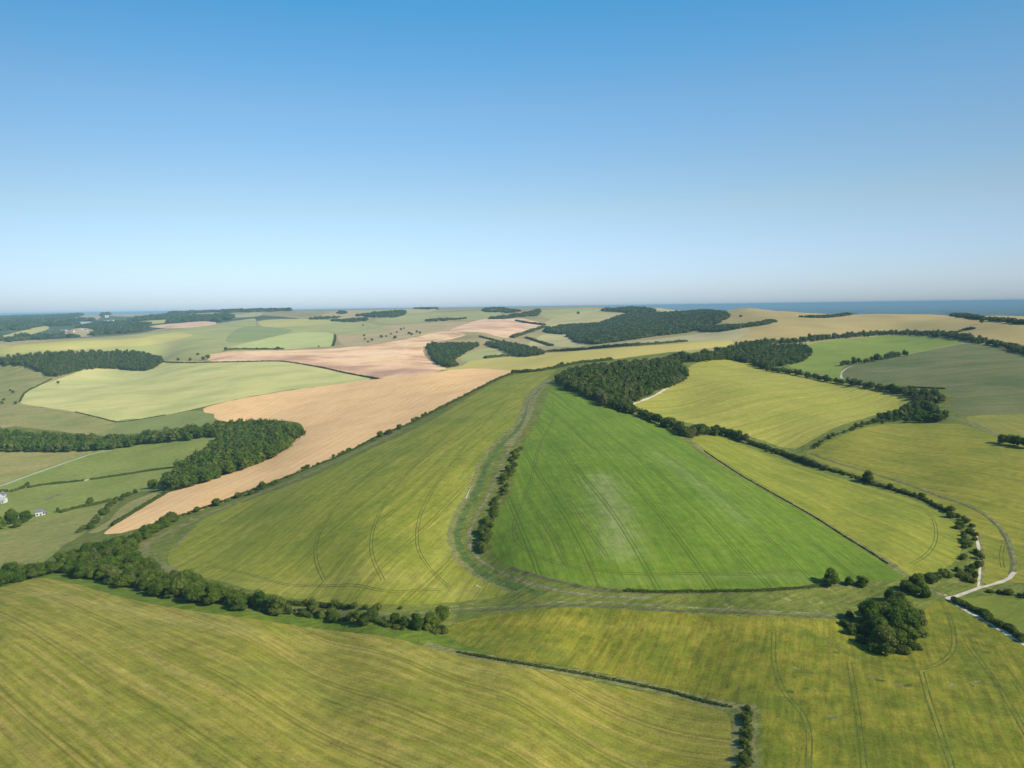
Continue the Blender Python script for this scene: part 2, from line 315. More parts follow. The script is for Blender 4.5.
G16 = [(528,345),(535,338),(555,332),(590,329),(577,336),(590,343),(580,347),(555,346)]
G17 = [(458,358),(490,348),(512,352),(500,358),(470,362)]
G18 = [(650,312),(655,308.5),(690,309),(725,312),(720,313.5),(690,313),(655,313)]
RG = [(955,604),(985,596),(1024,601),(1080,608),(1080,670),(1024,638),(985,613)]
FT = [(540,312),(560,309.5),(595,308.8),(598,310),(575,312),(545,318)]
VF = [('dtan', [(72,319.5),(80,316),(101,314.8),(100,318.5),(80,320)], 'small pale field below the far left horizon'),
 ('lyellow', [(0,337),(10,334),(48,326),(49,328.5),(32,334),(0,339)], 'cream coloured fields in the vale at the left edge'),
 ('dtan', [(108,315.5),(128,313.5),(165,312.6),(164,315),(128,316.5)], 'pinkish strip of field under the far left skyline'),
 ('lyellow', [(122,324),(150,320.5),(172,320),(168,322),(145,324)], 'pale strip of field between the vale woods'),
 ('pink2', [(150,326.5),(175,323.5),(215,322),(217,325),(165,328)], 'thin whitish pink field at the foot of the far left hills'),
 ('dtan2', [(215,324.5),(235,321),(256,319),(256,321),(222,326)], 'cream slope rising right of the whitish pink field'),
 ('dtan2', [(228,317),(245,313.6),(262,312.8),(262,315),(240,317.5)], 'cream field right of the dark blue far wood'),
 ('dtan', [(62,336),(68,331),(80,328),(93,330),(95,335),(80,337)], 'brown plots round the far left village'),
 ('lgreen', [(180,314.6),(200,313.2),(222,313),(220,315),(190,316)], 'thin light field below the far left skyline woods')]
CF = [('dtan', [(345,329),(400,325),(450,321.5),(470,322.5),(450,331),(416,336),(380,342.5),(345,346),(337,338)], 'dry pinkish rough slope dotted with bushes above the pink field'),
 ('lgreen', [(375,320),(400,315.5),(450,312.5),(500,312),(500,317),(455,320),(410,323),(385,323)], 'long pale green field across the far hill left of centre'),
 ('dtan2', [(345,313),(400,309),(415,308),(440,308.5),(430,312),(400,314),(370,317)], 'dry hill top beneath the highest far skyline'),
 ('lyellow', [(258,322),(300,319),(350,323),(330,327),(290,328),(262,326)], 'yellowish far field left of the thin dark plantation')]
TG = [(600,345),(640,341),(690,335),(745,328),(750,330),(735,340),(690,341.5),(640,345)]
PK = [(320,317),(330,312),(368,311),(360,314),(372,318),(350,321)]

SR = dict(sk=.7)
regions = [ # name, material, label, polygon
 ('lowland', 'vale', 'wooded vale with hamlets and small fields beyond the left hills', L5),
*[('field', a, c, b) for a, b, c in VF],
 *[('field', a, c, b) for a, b, c in CF],
 ('field', 'lgreen', 'pale green rolling downland behind the dark wood at left', LG),
 ('field', 'lyellow', 'yellow green band of crop above the dark wood at left', LY),
 ('field', 'dgreen', 'far darker green field left of the mint green one', LD),
 ('field', 'mint', 'mint green far field above the pink stubble', LM),
 ('pasture', 'dtan', 'dry pinkish grass slope near the far left skyline', PK),
 ('pasture', 'dtan2', 'pale dry grass hill on the skyline left of the far woods', G15),
 ('field', 'lgreen', 'thin pale green field on the centre skyline', FT),
 ('pasture', 'dtan2', 'dry rough pasture ringed by dark far woods', G16),
 ('pasture', 'lgreen', 'small green clearing between two far woods', G17),
 ('field', 'dtan2', 'narrow pale field above the large far wood', G18),
 ('ploughed_field', 'pink', 'large pink brown bare field beyond the tan stubble', F15),
 ('ploughed_field', 'pink2', 'smaller pink bare field highest on the far hillside', F16),
 ('stubble_field', 'ridge', 'dry tan ridge field running along the right skyline', F12),
 ('stubble_field', 'strip', 'greyish dry strip above the yellow wheat strip', TG),
 ('wheat_field', 'wheat', 'long narrow golden wheat strip above the central wood', F13),
 ('pasture', 'hill', 'rough olive hillside at the left edge', F19),
 ('field', 'pale', 'large pale green field left of the pink ploughed field', F17),
 ('field', 'wedge', 'darker green grass wedge under the pale green field', F18),
 ('pasture', 'past', 'green valley pastures in front of the left tree belt', PA),
 ('pasture', 'pastb', 'brownish grazed pasture left of the valley lane', PB),
 ('pasture', 'pastc', 'worn pasture between the white cottage and the near tree belt', PC),
 ('pasture', 'pastb', 'narrow grass slope between scrub and the tan field', PD),
 ('stubble_field', 'tan', 'long winding tan stubble field left of the central ridge', F14),
 ('grass_verge', 'verge', 'vivid green verge between tree belt and foreground barley', VG),
 ('field', 'brightr', 'bright green curved field below the upper right tree belt', F11),
 ('field', 'darkr', 'dull dark green field at the right edge', F10),
 ('barley_field', 'f9', 'small yellow green field at right under the dark green one', F9),
 ('barley_field', 'f8', 'large yellow green barley field at right inside the track', F8),
 ('barley_field', 'f7', 'yellow green field right of the central wood', F7),
 ('barley_field', 'f6', 'long yellow green field between two hedges right of the centre', F6),
 ('field', 'f5', 'saturated green field on the central hill right of the grass gully', F5),
 ('barley_field', 'f4', 'yellow green barley field on the hill left of the grass gully', F4),
 ('field', 'rg', 'small green paddock below the white track at the right edge', RG),
 ('barley_field', 'f2', 'foreground barley field with curved tramlines at lower right', F2),
 ('barley_field', 'f1', 'foreground ripening barley field filling the lower left', F1),
]
M['lgreen'] = land_mat('far grass', (0.312,0.324,0.099), (0.402,0.360,0.132), (0.283,0.252,0.110), None, (60,260), .5, 160, .7, .12, seed=3)
M['lyellow'] = land_mat('far yellow crop', (0.422,0.381,0.110), (0.502,0.403,0.132), (0.317,0.325,0.099), None, (50,260), .5, 160, .5, .1, seed=4)
M['dgreen'] = land_mat('far dark crop', (.22,.26,.09), (.26,.28,.10), (.19,.23,.08), None, (50,260), .5, 160, .5, .1, seed=4)
M['mint'] = land_mat('far mint crop', (0.395,0.417,0.142), (0.455,0.450,0.169), (0.335,0.354,0.116), rowdir((312,346),(318,334)), (24,200), .5, 160, .4, .08, seed=6)
M['dtan'] = land_mat('dry pink grass', (0.457,0.319,0.162), (0.403,0.308,0.134), (0.269,0.262,0.099), None, (40,300), .6, 120, .6, .1, seed=7)
M['dtan2'] = land_mat('dry pale grass', (0.396,0.348,0.134), (0.475,0.372,0.176), (0.264,0.276,0.093), None, (40,200), .6, 120, .6, .1, seed=8)
M['pink'] = land_mat('pink bare soil', (0.755,0.474,0.254), (0.816,0.577,0.312), (0.449,0.242,0.135), rowdir((250,355),(410,352)), (18,140), .8, 130, 1.0, .14, seed=11, bump=0, blobs=(((270,358),(415,371),60,(.40,.195,.14),.75),((330,356),(400,352),40,(.80,.58,.42),.5)))
M['pink2'] = land_mat('pale pink soil', (0.694,0.430,0.254), (0.775,0.540,0.312), (0.469,0.270,0.164), rowdir((470,325),(525,326)), (18,140), .8, 130, 1.0, .14, seed=13, bump=0, blobs=(((485,328),(525,326),60,(.46,.24,.19),.6),))
M['ridge'] = land_mat('dry ridge stubble', (0.374,0.278,0.097), (0.425,0.297,0.117), (0.283,0.249,0.076), rowdir((800,322),(1000,322)), (22,380), .7, 150, .6, .12, seed=14)
M['strip'] = land_mat('dry grey grass', (0.374,0.326,0.153), (0.418,0.347,0.162), (0.308,0.275,0.117), None, (22,380), .6, 120, .5, .12, seed=15)
M['wheat'] = land_mat('golden wheat', (0.484,0.378,0.090), (0.440,0.378,0.099), (0.396,0.336,0.081), rowdir((500,364),(680,348)), (14,300), .6, 100, .5, .1, seed=16)
M['hill'] = land_mat('hillside grass', (0.233,0.224,0.063), (0.337,0.270,0.099), (0.168,0.196,0.050), None, (20,90), .85, 50, .9, .3, seed=17)
M['pale'] = land_mat('pale green crop', (0.469,0.439,0.148), (0.560,0.495,0.192), (0.333,0.355,0.109), rowdir((60,400),(330,372)), (16,260), .9, 90, .7, .12, seed=18)
M['wedge'] = land_mat('damp grass', (0.201,0.227,0.060), (0.230,0.249,0.068), (0.159,0.181,0.051), None, (12,60), .5, 50, .6, .15, seed=19)
M['past'] = land_mat('pasture grass', (0.201,0.237,0.042), (0.238,0.253,0.051), (0.163,0.198,0.035), rowdir((60,480),(200,445)), (10,120), .85, 70, .9, .3, seed=20)
M['pastb'] = land_mat('grazed grass', (0.273,0.248,0.069), (0.323,0.259,0.088), (0.212,0.216,0.054), None, (10,60), .85, 40, .9, .3, seed=21)
M['pastc'] = land_mat('worn grass', (0.230,0.225,0.058), (0.284,0.241,0.072), (0.169,0.193,0.043), None, (12,70), .85, 36, .9, .3, seed=22)
M['tan'] = land_mat('tan stubble', (0.734,0.438,0.181), (0.799,0.515,0.242), (0.627,0.366,0.149), rowdir((160,510),(400,390)), (4,110), .8, 50, .6, .13, tram=12, tk=.16, seed=23, tw=.8)
M['verge'] = land_mat('vivid verge grass', (0.098,0.150,0.010), (0.138,0.170,0.017), (0.064,0.106,0.009), None, (3,20), .7, 8, .8, .36, seed=24)
M['brightr'] = land_mat('bright green crop', (0.173,0.226,0.027), (0.219,0.259,0.036), (0.139,0.193,0.025), rowdir((790,362),(940,341)), (10,260), .8, 80, .7, .18, seed=25)
M['darkr'] = land_mat('dull green crop', (0.114,0.134,0.038), (0.185,0.164,0.063), (0.076,0.114,0.025), rowdir((850,373),(1010,360)), (14,220), 1.0, 90, .9, .2, seed=26)
M['f9'] = land_mat('barley right edge', (0.198,0.199,0.028), (0.264,0.235,0.040), (0.154,0.168,0.025), rowdir((970,419),(1024,440)), (6,140), .8, 50, .7, .22, tram=24, tk=.4, seed=27)
M['f8'] = land_mat('barley right', (0.194,0.202,0.014), (0.278,0.237,0.034), (0.131,0.161,0.012), rowdir((850,452),(1010,480)), (4.5,90), .9, 42, .7, .28, tram=24, tk=.5, seed=28, spots=((.10,.12,.04), 9, .67, .5))
M['f7'] = land_mat('barley upper', (0.262,0.258,0.028), (0.332,0.294,0.057), (0.193,0.218,0.024), rowdir((768,440),(890,403)), (5,420), 1.0, 60, .45, .22, tram=24, tk=.6, seed=29)
M['f6'] = land_mat('barley between hedges', (.185,.212,.013), (.275,.250,.035), (.125,.170,.012), rowdir((705,447),(885,530)), (3.6,110), .85, 38, .6, .27, tram=24, tk=.55, seed=30)
M['f5'] = land_mat('green crop', (.100,.168,.008), (.150,.205,.018), (.072,.128,.008), rowdir((590,430),(730,570)), (3.6,110), .9, 50, .6, .25, tram=24, tk=.6, seed=31, spots=((.22,.25,.11), 26, .66, .35), blobs=(((601,478),(622,548),13,(.24,.26,.11),.62),((660,455),(740,520),10,(.20,.24,.10),.3),((600,583),(860,582),4,(.20,.24,.07),.35)))
M['f4'] = land_mat('barley left of gully', (0.163,0.188,0.012), (0.270,0.245,0.035), (0.111,0.155,0.012), rowdir((300,570),(520,400)), (3.6,110), .85, 44, .55, .28, tram=24, tk=.5, seed=32, blobs=(((230,585),(470,592),14,(.31,.27,.06),.5),((475,470),(440,560),10,(.28,.27,.05),.5)))
M['rg'] = land_mat('paddock grass', (0.150,0.180,0.018), (0.188,0.200,0.024), (0.112,0.140,0.016), None, (6,60), .6, 25, .6, .2, seed=33)
M['f2'] = land_mat('barley near right', (0.135,0.150,0.007), (0.242,0.203,0.020), (0.085,0.120,0.007), rowdir((857,690),(864,760)), (3.6,9), .85, 20, .75, .36, seed=34, spots=((.085,.10,.025), 4, .68, .6), blobs=(((520,622),(820,627),6,(.30,.25,.03),.55),((560,645),(720,690),9,(.26,.22,.02),.45),((480,640),(560,655),7,(.09,.13,.02),.4)))
M['f1'] = land_mat('barley near left', (0.190,0.185,0.014), (0.307,0.245,0.050), (0.109,0.142,0.013), rowdir((30,650),(200,768)), (2.6,120), .95, 30, .5, .33, tram=24, tk=.42, seed=35, blobs=(((30,592),(240,632),8,(.36,.29,.08),.6),((300,640),(500,672),6,(.36,.30,.07),.5)))
M['chalk'] = land_mat('chalk track', (.52,.45,.34), (.60,.54,.42), (.38,.34,.22), None, (1.5,9), .6, 6, .6, .2, seed=40)
M['lane'] = land_mat('pale lane', (.42,.40,.30), (.46,.44,.33), (.34,.34,.22), None, (1.5,9), .6, 6, .5, .15, seed=41)
M['earth'] = land_mat('trodden grass track', (0.136,0.134,0.056), (0.255,0.218,0.120), (0.076,0.101,0.032), None, (2.2,4), .9, 5, .8, .4, seed=42)
M['brown'] = land_mat('brown grass bank', (.15,.15,.04), (.24,.21,.085), (.10,.125,.03), None, (2.2,4), .9, 5, .8, .4, seed=43)
M['dark'] = land_mat('rank dark grass', (.075,.12,.022), (.11,.15,.035), (.05,.09,.018), None, (2.2,4), .8, 5, .8, .45, seed=44)
M['bank'] = land_mat('dark brown bank', (.085,.085,.03), (.14,.125,.055), (.06,.075,.022), None, (2.2,4), .9, 4, .8, .4, seed=47)
M['tyre'] = land_mat('crushed crop', (.085,.10,.016), (.12,.13,.02), (.06,.08,.014), None, (1,6), .6, 5, .6, .3, seed=45)

class Reg: pass
REG = []
for nm, mk, lb, px in regions:
    r = Reg(); r.name, r.mat, r.label, r.al = nm, mk, lb, poly_al(px)
    if px is F12:           # carry the ridge field over its crest
        q = spline(px, True); r.al[(q[:, 0] > 760) & (q[:, 1] < 319.0+np.maximum(0, (q[:, 0]-980)*.12)), 1] += .28
    q2 = np.random.normal(0, 1, r.al.shape); q2 = (q2+np.roll(q2, 1, 0))/1.4; r.al = r.al+q2*np.array([.00045, .0009]); REG.append(r)
def add_strip(nm, mk, lb, px, wid, off=0, rag=.12, xy=None, edge=0):
    r = Reg(); r.name, r.mat, r.label = nm, mk, lb; r.al = strip_al(line_xy(px) if xy is None else xy, wid, off, rag); REG.append(r)
GUL = [(550,378),(540,387),(530,400),(527,416),(517,437),(503,460),(496,478),(486,500),(472,525),(468,540),(478,558),(505,574),(540,586),(580,594),(650,598)]
GUL2 = [(527,408),(519,424),(505,441),(488,466),(477,490),(463,515),(456,530),(458,546),(468,562),(485,576),(515,590),(560,598)]
LIP = [(537,386),(525,399),(521,413),(512,428),(498,440),(481,462),(470,490),(456,515),(450,530),(452,547),(461,562),(476,575),(496,583),(515,592)]
HOL = [(541,387),(530,400),(526,414),(517,430),(503,443),(487,465),(477,492),(464,515),(458,530),(459,545),(468,560),(484,574),(505,584),(545,594)]
add_strip('grass_track', 'brown', 'broad grey brown bank at the top of the gully', [(551,379),(541,387),(532,399),(527,413),(518,430),(505,446)], 9, 0, .25)
add_strip('grass_track', 'brown', 'straw coloured lip along the left side of the gully', LIP, 3.0, 0, .5)
add_strip('grass_track', 'dark', 'dark green hollow of the curved gully between the two hill fields', HOL, 3.6, 0, .35)
add_strip('grass_track', 'earth', 'worn pale track curving up the gully beside the bushes', GUL, 1.8, 0, .6)
VT = [(290,609),(320,612),(381,615),(425,613.5),(456,610.5),(512,607),(562,603.5),(612,604.5),(662,607.5),(768,612.5),(845,616)]
add_strip('grass_track', 'bank', 'brown field edge under the valley track', VT, 1.7, -1.6, .4)
add_strip('grass_track', 'earth', 'pale trodden track along the valley bottom', VT, 1.0, 1.2, .5)
LT = [(172,572),(150,561),(142,553),(148,543),(175,529),(212,512),(240,501),(300,477),(345,457),(400,431)]
add_strip('grass_track', 'brown', 'brownish farm track curving round the left barley field', LT, 7, 0, .2)
add_strip('grass_track', 'earth', 'chalky scar on the bank beside the left barley field', [(173,549),(180,541),(190,532)], 1.6, 0, .4)
ML = [(425,644),(456,652),(512,662),(587,675),(662,690),(707,702),(732,707)]
add_strip('grass_verge', 'brown', 'dark grassy baulk between the two foreground barley fields', ML, 5, 0, .2)
add_strip('grass_verge', 'brown', 'dark grass margin around the scrub right of the foreground field', [(744,704),(744,730),(742,768),(738,820)], 7, 0, .1)
F56 = [(694,442),(704,451),(737,472.5),(768,490.5),(793,504),(818,519),(850,539),(870,551),(888,562),(905,575)]
add_strip('grass_verge', 'brown', 'thin rough baulk between the green and yellow fields', F56, 4.0, 0, .25)
add_strip('grass_verge', 'bank', 'dark weedy edge under the saturated green field', [(512,567),(537,575),(587,586.5),(625,590.5),(687,591),(768,589),(818,585),(868,582)], 2.2, -1, .4)
TR = [(1014,575),(1016,566),(1012,548),(1004,531),(988,516),(968,505),(943,496.5),(918,487.5),(893,479),(862,469.5),(830,460),(812,453)]
add_strip('farm_track', 'bank', 'dark banked edge outside the looping farm track', TR, 1.5, 1.6, .3)
add_strip('farm_track', 'earth', 'looping farm track inside the right barley field', TR, 1.2, 0, .3)
add_strip('farm_track', 'chalk', 'white chalk track sweeping from the junction to the right bend', [(947,598),(957,596),(968,592),(979,587.5),(990,585),(1003,581),(1011,577),(1014.5,572)], 1.9, 0, .3)
add_strip('farm_track', 'chalk', 'white chalk lane climbing from the junction beside the scrub', [(979,588),(980,578),(980,566),(979,550),(976.5,537),(972,526)], 1.5, 0, .4)
add_strip('farm_track', 'brown', 'dark strip beside the climbing chalk lane', [(981.5,586),(983,566),(982,548),(979,535)], 1.4, 0, .2)
add_strip('farm_track', 'chalk', 'white chalk track running off the lower right corner', [(944,594.5),(949,599),(955,603.5),(968,611),(983,619.5),(1005,632.5),(1024,644),(1070,673)], 1.9, 0, .25)
add_strip('farm_track', 'earth', 'short pale spur of track towards the scrub clump', [(926,588),(936,592),(946,597)], 2.4, 0, .15)
add_strip('lane', 'lane', 'pale straight lane crossing the left valley pastures', [(-30,495),(0,486),(25,477),(50,468),(75,459.5),(95,453),(112,450)], 3.0, 0, .12)
add_strip('farm_track', 'chalk', 'chalk patch along the lower edge of the central wood', [(631,405),(650,397.5),(668,388)], 2.6, 0, .9)
add_strip('farm_track', 'brown', 'dark track dividing the fields at the right edge', [(950,416),(965,421),(980,427),(1000,436),(1024,441)], 5, 0, .15)
add_strip('farm_track', 'lane', 'pale curved path end in the upper right green field', [(842,379),(841,374),(845,369),(853,366)], 2.4, 0, .6)
for k, (a, b) in enumerate((((46,500),(62,494)),((84,481),(90,479)))):
    add_strip('bare_ground', ('earth', 'chalk')[k], ('patch of bare brown earth in the left pasture', 'small pale bare patch on the left pasture hedge line')[k], [a, ((a[0]+b[0])/2, (a[1]+b[1])/2-.6), b], (7, 4)[k], 0, .5)
add_strip('chalk_patch', 'lane', 'thin white chalk scar at the gully edge of the left barley field', [(466,499),(469,491),(471,487)], .5, 0, .7)
add_strip('chalk_patch', 'lane', 'small white chalk spot near the field corner below the gully', [(476,585),(479,586.5),(482,588)], .6, 0, .7)
for k, (x, y, w_) in enumerate(((790,691,5),(872,677,5),(880,680.5,6),(899,684,5),(908,685.5,6),(953,684,5),(972,685,3),(978,682,5),(985,652,5),(992,657,5),(975,643,4),(796,668,4),(806,688,4),(833,717,5),(836,652,4),(990,641,3),(1003,541,3),(935,488,5),(943,491,4),(900,478,4))):
    add_strip('lodged_crop', 'brown' if k % 2 else 'tyre', ('broken crop patch %s' % ['near the first tramlines', 'below the headland loop', 'right of the round clump', 'towards the right edge'][k % 4]), [(x-w_*.8, y-.4), (x, y+random.uniform(-.8, .8)), (x+w_*.8, y+.5)], 1.7, 0, .95)
TY = [('curving tramlines nearest the middle of the lower right barley', [(774,633),(774,662),(783,690),(803,715),(809,735),(808,768),(806,820)]),
 ('tramlines below the scrub clump in the lower right barley', [(849,662),(854,690),(859,725),(864,768),(868,810)]),
 ('tramlines running down from the headland loop in the lower right barley', [(921,671),(928,697),(940,732),(952,768),(962,800)]),
 ('headland tramlines looping round the scrub clump', [(822,635),(843,651),(868,662),(893,667),(923,668.5),(943,661),(953,649),(953.5,632),(949,616)]),
 ('tramlines nearest the right edge of the lower right barley', [(968,645),(985,667),(1005,697),(1024,730),(1050,775)]),
 ('curved tramlines at the end of the yellow green field between hedges', [(880,496),(905,502),(925,510),(935,524),(935,542),(925,556),(911,564)]),
 ('tramline curve in the lower part of the left hill barley', [(505,402),(470,440),(436,485),(419,520),(418,548),(431,570),(450,588)]),
 ('short tramline curve in the middle of the left hill barley', [(480,408),(430,450),(390,495),(373,530),(372,555),(383,580)]),
 ('short tramline curve at the left of the left hill barley', [(440,430),(380,465),(335,508),(317,540),(316,560),(324,580)]),
 ('clear pair of wheel lines at the left of the saturated green field', [(537,511),(549,532),(566,565)]),
 ('second pair of wheel lines in the saturated green field', [(568,500),(585,525),(607,556)]),
 ('tramlines near the far end of the headland in the right barley', [(1003,545),(1001,556),(1003,568)]),
]
TY = [(a, line_xy(b)) for a, b in TY]
def inset(px, off):
    xy = resample(line_xy(px), 4.0); t = np.gradient(xy, axis=0)
    for _ in range(6): t[1:-1] = (t[:-2]+t[1:-1]+t[2:])/3
    t /= np.linalg.norm(t, axis=1)[:, None]; return xy+np.c_[-t[:, 1], t[:, 0]]*off
E4 = LIP[1:11]; E5 = [(541,414),(533,430),(523,445),(512,480),(498,512),(491,532),(492,548),(501,560),(516,568),(537,574.5),(587,585.5),(625,589.5),(687,590),(768,588),(818,584)]
E1 = [(60,582),(100,591),(150,603.5),(212,613.5),(256,619.5),(318,629),(381,636),(418,644),(456,655),(512,665),(587,680.5),(662,696.5),(700,705)]
E6 = [(745,443),(768,452),(805,464),(843,476),(880,487),(918,499)]
TY += [('headland tramline round the saturated green field', inset(E5, 12)),
 ('headland tramline along the upper hedge of the field between hedges', inset(E6, -12)),
 ('headland tramline at the bottom of the left hill barley', inset([(190,574.5),(225,582),(256,591),(306,600),(356,604.5),(400,604.5),(450,602)], 12))]
for lb, xy in TY:
    for s in (-1, 1):
        add_strip('tyre_track', 'tyre', ('left wheel mark of the ' if s < 0 else 'right wheel mark of the ')+lb, None, .42 if 'headland' not in lb else .5, s*.72, .35, xy)

# ------------------------------------------------------------------ one watertight ground sheet, cut along every boundary
verts, edges = [], []
def grid_pts():
    pts = []
    l = math.log(85); row = 0
    while l < math.log(60000):
        D = math.exp(l); da = R(.40) if D < 8000 else R(.8)
        n = int(R(88)/da); o = (row % 2)*.5
        for i in range(n): pts.append((R(-44)+(i+o)*da, l))
        l += .0125 if D < 8000 else .03; row += 1
    for a in np.arange(-180, 181, 4.0):
        if abs(a) < 46: lo = [2.5, 3.5, 4.1]
        else: lo = list(np.arange(2.5, 11, .12))+[math.log(60000)]
        for l in lo: pts.append((R(a), l))
    return pts
pts = grid_pts()
for p in pts: verts.append(Vector(p))
for r in REG:
    n0 = len(verts); keep = []
    for p in r.al:
        if not keep or np.hypot(*(p-keep[-1])) > 2e-5: keep.append(p)
    r.al = np.array(keep)
    for p in keep: verts.append(Vector((p[0], p[1])))
    k = len(keep)
    for i in range(k): edges.append((n0+i, n0+(i+1) % k))
vo, eo, fo, *_ = delaunay_2d_cdt(verts, edges, [], 0, 1e-7, False)
AL = np.array([tuple(v) for v in vo]); FA = np.array([tuple(f) for f in fo if len(f) == 3])
DD = np.exp(AL[:, 1]); XYZ = np.c_[DD*np.sin(AL[:, 0]), DD*np.cos(AL[:, 0]), EYE+H(AL[:, 0], AL[:, 1])]
NO = normals(AL[:, 0], AL[:, 1])
e1 = AL[FA[:, 1]]-AL[FA[:, 0]]; e2 = AL[FA[:, 2]]-AL[FA[:, 0]]
flip = (e1[:, 0]*e2[:, 1]-e1[:, 1]*e2[:, 0]) > 0      # (az, log D) is left-handed seen from above
FA[~flip] = FA[~flip][:, ::-1]; FA = FA[:, ::-1] if False else FA
nz = np.cross(XYZ[FA[:, 1]]-XYZ[FA[:, 0]], XYZ[FA[:, 2]]-XYZ[FA[:, 0]])[:, 2]
FA[nz < 0] = FA[nz < 0][:, ::-1]
CEN = AL[FA].mean(1); RID = np.full(len(FA), -1)
for i, r in enumerate(REG):
    lo, hi = r.al.min(0), r.al.max(0)
    k = np.where((CEN[:, 0] > lo[0]) & (CEN[:, 0] < hi[0]) & (CEN[:, 1] > lo[1]) & (CEN[:, 1] < hi[1]))[0]
    if len(k): RID[k[inside(r.al, CEN[k])]] = i
D_ = np.exp(CEN[:, 1]); un = RID < 0
RID[un & (D_ <= 1250)] = -1; RID[un & (D_ > 1250) & (D_ <= 6500)] = -2; RID[un & (D_ > 6500)] = -3
def mesh_from(name, V, F, mats, parent=None, smooth=False, mi=None):
    me = bpy.data.meshes.new(name)
    V = np.asarray(V, np.float32); F = np.asarray(F, np.int32)
    n = F.shape[1]
    me.vertices.add(len(V)); me.vertices.foreach_set('co', V.ravel())
    me.loops.add(F.size); me.loops.foreach_set('vertex_index', F.ravel())
    me.polygons.add(len(F)); me.polygons.foreach_set('loop_start', np.arange(0, F.size, n, dtype=np.int32))
    for mt in mats: me.materials.append(mt)
    if mi is not None: me.polygons.foreach_set('material_index', np.asarray(mi, np.int32))
    me.update(calc_edges=True)
    me.polygons.foreach_set('use_smooth', [smooth]*len(F))
    return me
def obj(name, me, parent=None, **pr):
    o = bpy.data.objects.new(name, me); COL.objects.link(o)
    if parent: o.parent = parent
    for k, v in pr.items(): o[k] = v
    return o
def ground_piece(rid, name, mat, label):
    f = FA[RID == rid]
    if not len(f): return
    ids, inv = np.unique(f, return_inverse=True)
    me = mesh_from(name, XYZ[ids], inv.reshape(-1, 3), [mat], smooth=True)
    me.normals_split_custom_set_from_vertices([tuple(x) for x in NO[ids]])
    obj(name, me, kind='structure', label=label, category=name.replace('_', ' '))
ground_piece(-1, 'ground', M['rough'], 'rough grass ground between the nearer fields')
ground_piece(-2, 'hills', M['down'], 'pale grassy downland rolling to the skyline')
ground_piece(-3, 'lowland', M['plain'], 'blue hazy wooded lowland reaching the horizon')
for i, r in enumerate(REG): ground_piece(i, r.name, M[r.mat], r.label)
bvh = BVHTree.FromPolygons([tuple(v) for v in XYZ], [tuple(int(i) for i in f) for f in FA])
def gz(x, y):
    h = bvh.ray_cast(Vector((x, y, 900)), Vector((0, 0, -1)))
    return h[0].z if h[0] else float(ground_z(np.array([[x, y]]))[0])

# ------------------------------------------------------------------ vegetation
def leaf_mat(name, a, b_, c, tr=.25):
    mt, nt, b = new_mat(name, .75); g = NT(nt)
    oi = g.n('ShaderNodeObjectInfo'); geo = g.n('ShaderNodeNewGeometry')
    co = g.n('ShaderNodeTexCoord').outputs['Object']
    r1 = g.ramp(oi.outputs['Random'], .15, .85)
    c0 = g.mix(r1, a, b_)
    rr = g.math('FRACT', g.math('MULTIPLY', oi.outputs['Random'], 7.31))
    c0 = g.mix(g.math('MULTIPLY', g.ramp(rr, .6, 1.0), .8), c0, c)
    nn = g.noise(co, 1.1, 2, .6)
    h = g.n('ShaderNodeHueSaturation'); g.l(c0, h.inputs['Color'])
    g.l(g.math('MULTIPLY_ADD', g.math('ADD', nn, g.math('MULTIPLY', geo.outputs['Random Per Island'], .6)), 1.0, .2), h.inputs['Value'])
    g.l(h.outputs[0], b.inputs['Base Color'])
    out = nt.nodes['Material Output']; td = g.n('ShaderNodeBsdfTranslucent'); g.l(h.outputs[0], td.inputs[0])
    mx = g.n('ShaderNodeMixShader'); mx.inputs[0].default_value = tr; g.l(b.outputs[0], mx.inputs[1]); g.l(td.outputs[0], mx.inputs[2]); g.l(mx.outputs[0], out.inputs[0])
    return mt
LEAF = leaf_mat('tree leaves', (.062,.114,.009), (.115,.165,.016), (.128,.148,.032), .34)
LEAF_SHADE = leaf_mat('shade-toned tree leaves', (.048,.088,.010), (.085,.124,.015), (.120,.122,.040), .30)  # canopy self-shadow put into the colour: darker copy of the tree leaves
BUSHM = leaf_mat('bush leaves', (.075,.115,.012), (.130,.155,.024), (.055,.088,.012))
HEDGM = leaf_mat('hedge leaves', (.058,.092,.012), (.07,.10,.016), (.048,.08,.012))
BARK, nt_, b_ = new_mat('bark', .95); b_.inputs['Base Color'].default_value = (.10, .08, .055, 1)
g = NT(nt_); g.l(g.mix(g.noise(g.n('ShaderNodeTexCoord').outputs['Object'], 6, 4), (.06,.048,.035), (.15,.125,.09)), b_.inputs['Base Color'])

